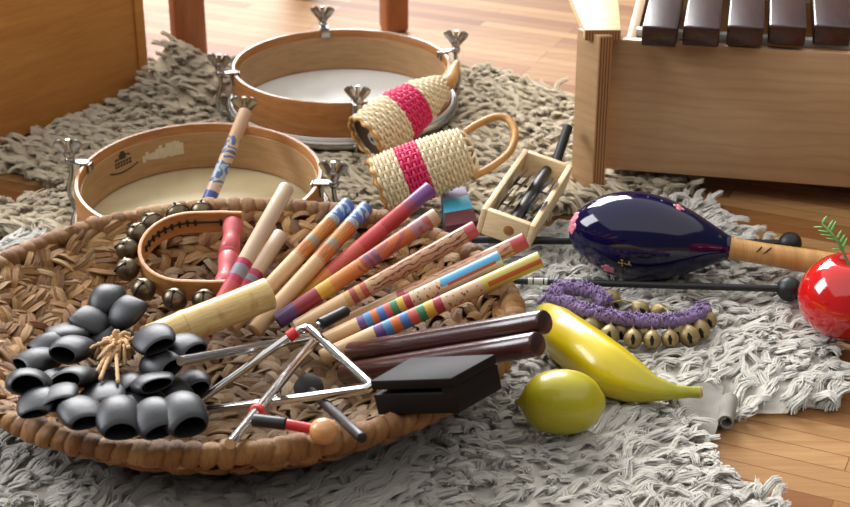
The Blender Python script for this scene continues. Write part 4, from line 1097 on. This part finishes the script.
def hide_mesh(poly, step=.02):
    "leather sheet with thickness following rug_z"
    n_ = len(poly); area_ = sum(poly[i][0]*poly[(i+1) % n_][1]-poly[(i+1) % n_][0]*poly[i][1] for i in range(n_)); sg = 1 if area_ > 0 else -1; ins = []
    for i in range(n_):
        a, b = Vector(poly[i-1]), Vector(poly[(i+1) % n_]); t_ = (b-a).normalized(); ins.append((poly[i][0]-t_.y*sg*.008, poly[i][1]+t_.x*sg*.008))
    bm = bmesh.new(); vs = [bm.verts.new((x, y, 0)) for x, y in ins]; f = bm.faces.new(vs)
    bmesh.ops.triangulate(bm, faces=[f])
    for _ in range(4):
        ed = [e for e in bm.edges if e.calc_length() > step*1.6]
        if not ed: break
        bmesh.ops.subdivide_edges(bm, edges=ed, cuts=1); bmesh.ops.triangulate(bm, faces=bm.faces[:])
    bmesh.ops.recalc_face_normals(bm, faces=bm.faces[:])
    for v in bm.verts: v.co.z = rug_z(v.co.x, v.co.y)
    r = bmesh.ops.extrude_face_region(bm, geom=bm.faces[:])
    for g in r['geom']:
        if isinstance(g, bmesh.types.BMVert): g.co.z -= .0022
    bmesh.ops.recalc_face_normals(bm, faces=bm.faces[:])
    mb = MB(); mb.bm(bm, Matrix.Identity(4)); return mb

def fleece(poly, parent, mat, spacing, holes=(), seed=1, flow0=-.7):
    r = np.random.default_rng(seed)
    xs = [p[0] for p in poly]; ys = [p[1] for p in poly]
    gx, gy = np.meshgrid(np.arange(min(xs), max(xs), spacing), np.arange(min(ys), max(ys), spacing))
    X = gx.ravel()+r.uniform(-.5, .5, gx.size)*spacing; Y = gy.ravel()+r.uniform(-.5, .5, gx.size)*spacing
    k = in_poly(X, Y, poly)
    for h in holes: k &= ~in_poly(X, Y, h)
    # nothing grows where the basket stands flat, or beyond what a nearby viewpoint could see
    k &= ~((((X-BC.x)/(BRX*.62))**2+((Y-BC.y)/(BRY*.62))**2) < 1)
    for C_, R_ in ((C1, R1), (C2, R2)): k &= ~(((X-C_.x)**2+(Y-C_.y)**2) < (R_-.02)**2)
    dep = Y*math.cos(PITCH)+H*math.sin(PITCH)
    k &= np.abs(X/dep*F) < 600
    X, Y = X[k], Y[k]
    nseg = 7
    base = 0; quad = []
    for i in range(nseg-1):
        for q in range(3):
            w = (q+1) % 3; quad.append((i*3+q, (i+1)*3+q, (i+1)*3+w, i*3+w))
    quad.append((2, 1, 0)); 
    allv, allf = [], []
    for x, y in zip(X, Y):
        z0 = rug_z(x, y)
        nz = noise.noise(Vector((x*9, y*9, seed))); fl_ = flow0+nz*2.8+r.normal(0, .6)
        lean = r.uniform(.7, 1.3); Ln = r.uniform(.023, .036)
        curl_a = r.uniform(.003, .0085); curl_f = r.uniform(4, 8.5); ph = r.uniform(0, 6.28)
        ca, sa = math.cos(fl_), math.sin(fl_)
        ts = np.linspace(0, 1, nseg)
        # lock centre line: rises, then falls over along the flow
        ang = lean*ts**.8*1.55
        dz = np.cos(ang); dx = np.sin(ang)
        cz = np.concatenate(([0], np.cumsum((dz[1:]+dz[:-1])/2)))*Ln/(nseg-1)
        cx = np.concatenate(([0], np.cumsum((dx[1:]+dx[:-1])/2)))*Ln/(nseg-1)
        hs = .8*PILE/max(cz.max(), 1e-4); cz = cz*min(1.15, max(.75, hs*r.uniform(.85, 1.25)))
        sd = curl_a*np.sin(curl_f*ts+ph)*ts
        ns_ = 24
        for j in range(ns_):
            a = r.uniform(0, 6.28); rad = spacing*.66*math.sqrt(r.uniform(0, 1)); ox, oy = rad*math.cos(a), rad*math.sin(a)
            cl = 1-.74*ts**.7
            jx = r.normal(0, .0012)*ts; jz = r.normal(0, .0016)*ts
            px = x+ox*cl+ca*cx-sa*(sd+jx); py = y+oy*cl+sa*cx+ca*(sd+jx); pz = z0+.0008+cz+jz+(rad*.15)
            pz[0] = z0+.0005
            ok = False
            for scl in (1, .55, .25):
                zz = z0+.0005+(pz-z0-.0005)*scl; good = True
                for q in range(nseg-1):
                    o_ = Vector((px[q], py[q], zz[q])); d_ = Vector((px[q+1]-px[q], py[q+1]-py[q], zz[q+1]-zz[q])); l_ = d_.length
                    if l_ < 1e-6: continue
                    if TREE.ray_cast(o_, d_/l_, l_+.0016)[0] is not None: good = False; break
                if good:
                    for q in (1, 2, 3, 4, 5, 6):
                        if TREE.find_nearest(Vector((px[q], py[q], zz[q])), .003)[0] is not None: good = False; break
                if good: ok = True; break
            if not ok: continue
            w0 = r.uniform(.0005, .00105); wt = w0*np.array([.9, 1.05, 1.1, 1.1, 1.0, .8, .35])
            # cross-section: triangle around the line, tangent approx horizontal along flow
            e1 = np.array([-sa, ca, 0]); tx = np.gradient(cx); tz = np.gradient(cz)*scl; nrm = np.sqrt(tx*tx+tz*tz)+1e-9
            e2 = np.stack([-tz/nrm*ca, -tz/nrm*sa, tx/nrm], 1)
            c = np.stack([px, py, zz], 1)
            ring = np.stack([c+e2*wt[:, None], c+(-.5*e2+.866*e1)*wt[:, None], c+(-.5*e2-.866*e1)*wt[:, None]], 1).reshape(-1, 3)
            allv.append(ring); allf.append(base); base += nseg*3
    # matted under-wool: a lumpy sheet between the roots, pressed flat where something rests on it
    st = .006; ux = np.arange(min(xs), max(xs), st); uy = np.arange(min(ys), max(ys), st); GX, GY = np.meshgrid(ux, uy, indexing='ij')
    inn = in_poly(GX, GY, poly); dep = GY*math.cos(PITCH)+H*math.sin(PITCH); inn &= np.abs(GX/dep*F) < 620
    for h in holes: inn &= ~in_poly(GX, GY, h)
    inn &= ~((((GX-BC.x)/(BRX*.6))**2+((GY-BC.y)/(BRY*.6))**2) < 1)
    er = inn.copy(); er[1:-1, 1:-1] = inn[1:-1, 1:-1] & inn[:-2, 1:-1] & inn[2:, 1:-1] & inn[1:-1, :-2] & inn[1:-1, 2:]
    er2 = er.copy(); er2[1:-1, 1:-1] = er[1:-1, 1:-1] & er[:-2, 1:-1] & er[2:, 1:-1] & er[1:-1, :-2] & er[1:-1, 2:]
    idx = -np.ones(inn.shape, int); uv_ = []
    for i, j in zip(*np.nonzero(inn)):
        x, y = float(GX[i, j]), float(GY[i, j]); z0 = rug_z(x, y)
        hgt = .0105+.0045*noise.noise(Vector((x*70, y*70, seed)))+.0025*noise.noise(Vector((x*190, y*190, seed)))
        if not er[i, j]: hgt = .001
        elif not er2[i, j]: hgt *= .55
        hit = TREE.ray_cast(Vector((x, y, z0+.0008)), Vector((0, 0, 1)), .05)
        if hit[0] is not None: hgt = min(hgt, max(.0008, hit[3]-.004))
        nr_ = TREE.find_nearest(Vector((x, y, z0+hgt)), .007)
        if nr_[0] is not None and nr_[0].z > z0+.001: hgt = min(hgt, .0012)
        idx[i, j] = len(uv_); uv_.append((x, y, z0+hgt))
    uq = []
    a_, b_, c_, d_ = idx[:-1, :-1], idx[1:, :-1], idx[1:, 1:], idx[:-1, 1:]
    ok_ = (a_ >= 0) & (b_ >= 0) & (c_ >= 0) & (d_ >= 0)
    uq = np.stack([a_[ok_], b_[ok_], c_[ok_], d_[ok_]], 1)
    v = np.concatenate(allv); nstv = len(v); v = np.concatenate([v, np.array(uv_)]); off = np.array(WP[parent]); v = v-off
    nst = len(allf); q4 = np.array([q for q in quad if len(q) == 4]); 
    loops = (np.array(allf)[:, None, None]+q4[None]).reshape(-1)
    loops = np.concatenate([loops, (uq+nstv).reshape(-1)])
    me = bpy.data.meshes.new('fleece'); nf = nst*len(q4)+len(uq)
    me.vertices.add(len(v)); me.vertices.foreach_set('co', v.ravel().astype(np.float32))
    me.loops.add(len(loops)); me.loops.foreach_set('vertex_index', loops.astype(np.int32))
    me.polygons.add(nf); me.polygons.foreach_set('loop_start', np.arange(0, nf*4, 4, dtype=np.int32))
    me.polygons.foreach_set('use_smooth', np.ones(nf, bool))
    me.update(calc_edges=True); me.materials.append(mat)
    vst = v[:nstv]; ctr = vst.reshape(-1, 3, 3).mean(1, keepdims=True); nr = (vst.reshape(-1, 3, 3)-ctr); nr /= np.linalg.norm(nr, axis=2, keepdims=True)+1e-9
    nr = nr.reshape(-1, 3)*.6+np.array([0, 0, .95]); nr /= np.linalg.norm(nr, axis=1, keepdims=True)+1e-9
    nr = np.concatenate([nr, np.tile([0., 0., 1.], (len(uv_), 1))])
    me.normals_split_custom_set_from_vertices(nr.tolist())
    o = bpy.data.objects.new('fleece', me); COL.objects.link(o); o.parent = parent; o['kind'] = 'stuff'; WP[o] = off
    print('fleece strands', nst)
    return o
rb = thing('sheepskin_rug', 'cream sheepskin farther back under the two frame drums, bunched at one corner', 'rug', (C1.x, C1.y, 0), 'shaggy sheepskins on the floor')
hide_mesh(FAR).build('hide', M['wool_felt'], rb, 60)
fleece(FAR, rb, M['wool_back'], .0120, seed=3, flow0=-2.2)
rf_ = thing('sheepskin_rug', 'white sheepskin in front, under basket, fruit shakers and maraca, grey hide flap showing', 'rug', (BC.x+.2, BC.y, 0), 'shaggy sheepskins on the floor')
hide_mesh(NEAR).build('hide', M['wool_felt'], rf_, 60)
# flap of bare leather with a rolled edge
fp = MB()
outl = [P(u, v, .004) for u, v in ((676, 411), (690, 401), (703, 396), (722, 399))]
outr = [P(u, v, .004) for u, v in ((697, 447), (706, 446.5), (715, 438), (719, 423))]
n1, n2 = 14, 10; l1, l2 = catmull(outl, 6), catmull(outr, 6); nn = len(l1)
vs, fs = [], []
for lay in (0, 1):
    for i in range(nn):
        for j in range(n2+1):
            q = l1[i].lerp(l2[i], j/n2); zz = .0075+.009*(1-j/n2)+.004*math.sin(i/nn*5+j*.3)*.5+.004*(i/nn)
            vs.append(Vector((q.x, q.y, zz-lay*.0018)))
W_ = n2+1; Nn = nn*W_
for i in range(nn-1):
    for j in range(n2):
        fs.append((i*W_+j, i*W_+j+1, (i+1)*W_+j+1, (i+1)*W_+j)); fs.append((Nn+i*W_+j, Nn+(i+1)*W_+j, Nn+(i+1)*W_+j+1, Nn+i*W_+j+1))
rimv = [i*W_ for i in range(nn)]+[(nn-1)*W_+j for j in range(1, W_)]+[i*W_+n2 for i in range(nn-2, -1, -1)]+[j for j in range(n2-1, 0, -1)]
for k in range(len(rimv)):
    a, b = rimv[k], rimv[(k+1) % len(rimv)]; fs.append((a, b, Nn+b, Nn+a))
fp.add(vs, fs)
# the roll at the right edge
ca_, cb_ = P(730, 400, .014), P(726, 423, .012)
prof = []
roll = MB(); m = 22; ax = (cb_-ca_).normalized(); sx = Vector((1, 0, 0)); sx = (sx-ax*sx.dot(ax)).normalized(); sz = ax.cross(sx); sz = sz if sz.z > 0 else -sz
vs, fs = [], []
for k in range(m+1):
    a = PI*1.02-k/m*PI*2.5; r_ = .0088-.0034*k/m
    for q in range(6):
        c = ca_.lerp(cb_, q/5)
        for rr2 in (r_, r_-.0016): vs.append(c+sx*math.cos(a)*rr2*(1-.1*q/5)+sz*math.sin(a)*rr2)
for k in range(m):
    for q in range(5):
        A = (k*6+q)*2; B = A+2; C_ = A+12; D = C_+2
        fs.append((A, B, D, C_)); fs.append((A+1, C_+1, D+1, B+1))
    fs.append((k*12, k*12+12, k*12+13, k*12+1)); e = k*12+10; fs.append((e, e+1, e+13, e+12))
fp.add(vs, fs)
fo = fp.build('hide_flap', M['suede'], rf_, 60); fo['label'] = 'bare grey leather flap with rolled edge'
TREE = scene_bvh()
fleece(NEAR, rf_, M['wool'], .0118, holes=(SUEDE,), seed=5, flow0=-.5)

# ------------------------------------------------------------------ light
w = bpy.data.worlds.new('world'); sc.world = w; w.use_nodes = True
bg = w.node_tree.nodes['Background']; bg.inputs[0].default_value = (.92, .94, 1.0, 1); bg.inputs[1].default_value = .12
def area(name, loc, target, sx, sy, power, col):
    l = bpy.data.lights.new(name, 'AREA'); l.shape = 'RECTANGLE'; l.size = sx; l.size_y = sy; l.energy = power; l.color = col
    o = bpy.data.objects.new(name, l); COL.objects.link(o); o.location = loc
    o.rotation_euler = (Vector(target)-Vector(loc)).to_track_quat('-Z', 'Y').to_euler(); return o
area('window_daylight', (-1.3, 7.0, 3.3), (0, 1.4, .1), 3.6, 3.4, 800, (.98, .985, 1))
area('side_window_daylight', (-2.8, 1.9, 1.8), (0, 1.5, 0), 1.5, 1.5, 88, (.93, .96, 1))
area('overhead_bounce_fill', (.3, 1.4, 2.9), (.3, 1.4, 0), 7, 7, 132, (1, .97, .92))  # no fitting: added soft fill in place of light bounced off the ceiling
wl = MB(); wl.box((10, .1, 3.6), Matrix.Translation((0, 8.9, 1.8)), 0); o = wl.build('wall_back', plain('white_plaster', 'cfc9be', 'd8d3ca', .9, scale=3), None, 30); o['kind'] = 'structure'
sc.cycles.max_bounces = 14; sc.cycles.diffuse_bounces = 8; sc.cycles.transmission_bounces = 10
sc.view_settings.view_transform = 'Standard'; sc.view_settings.look = 'None'; sc.view_settings.gamma = 1; sc.view_settings.exposure = .25
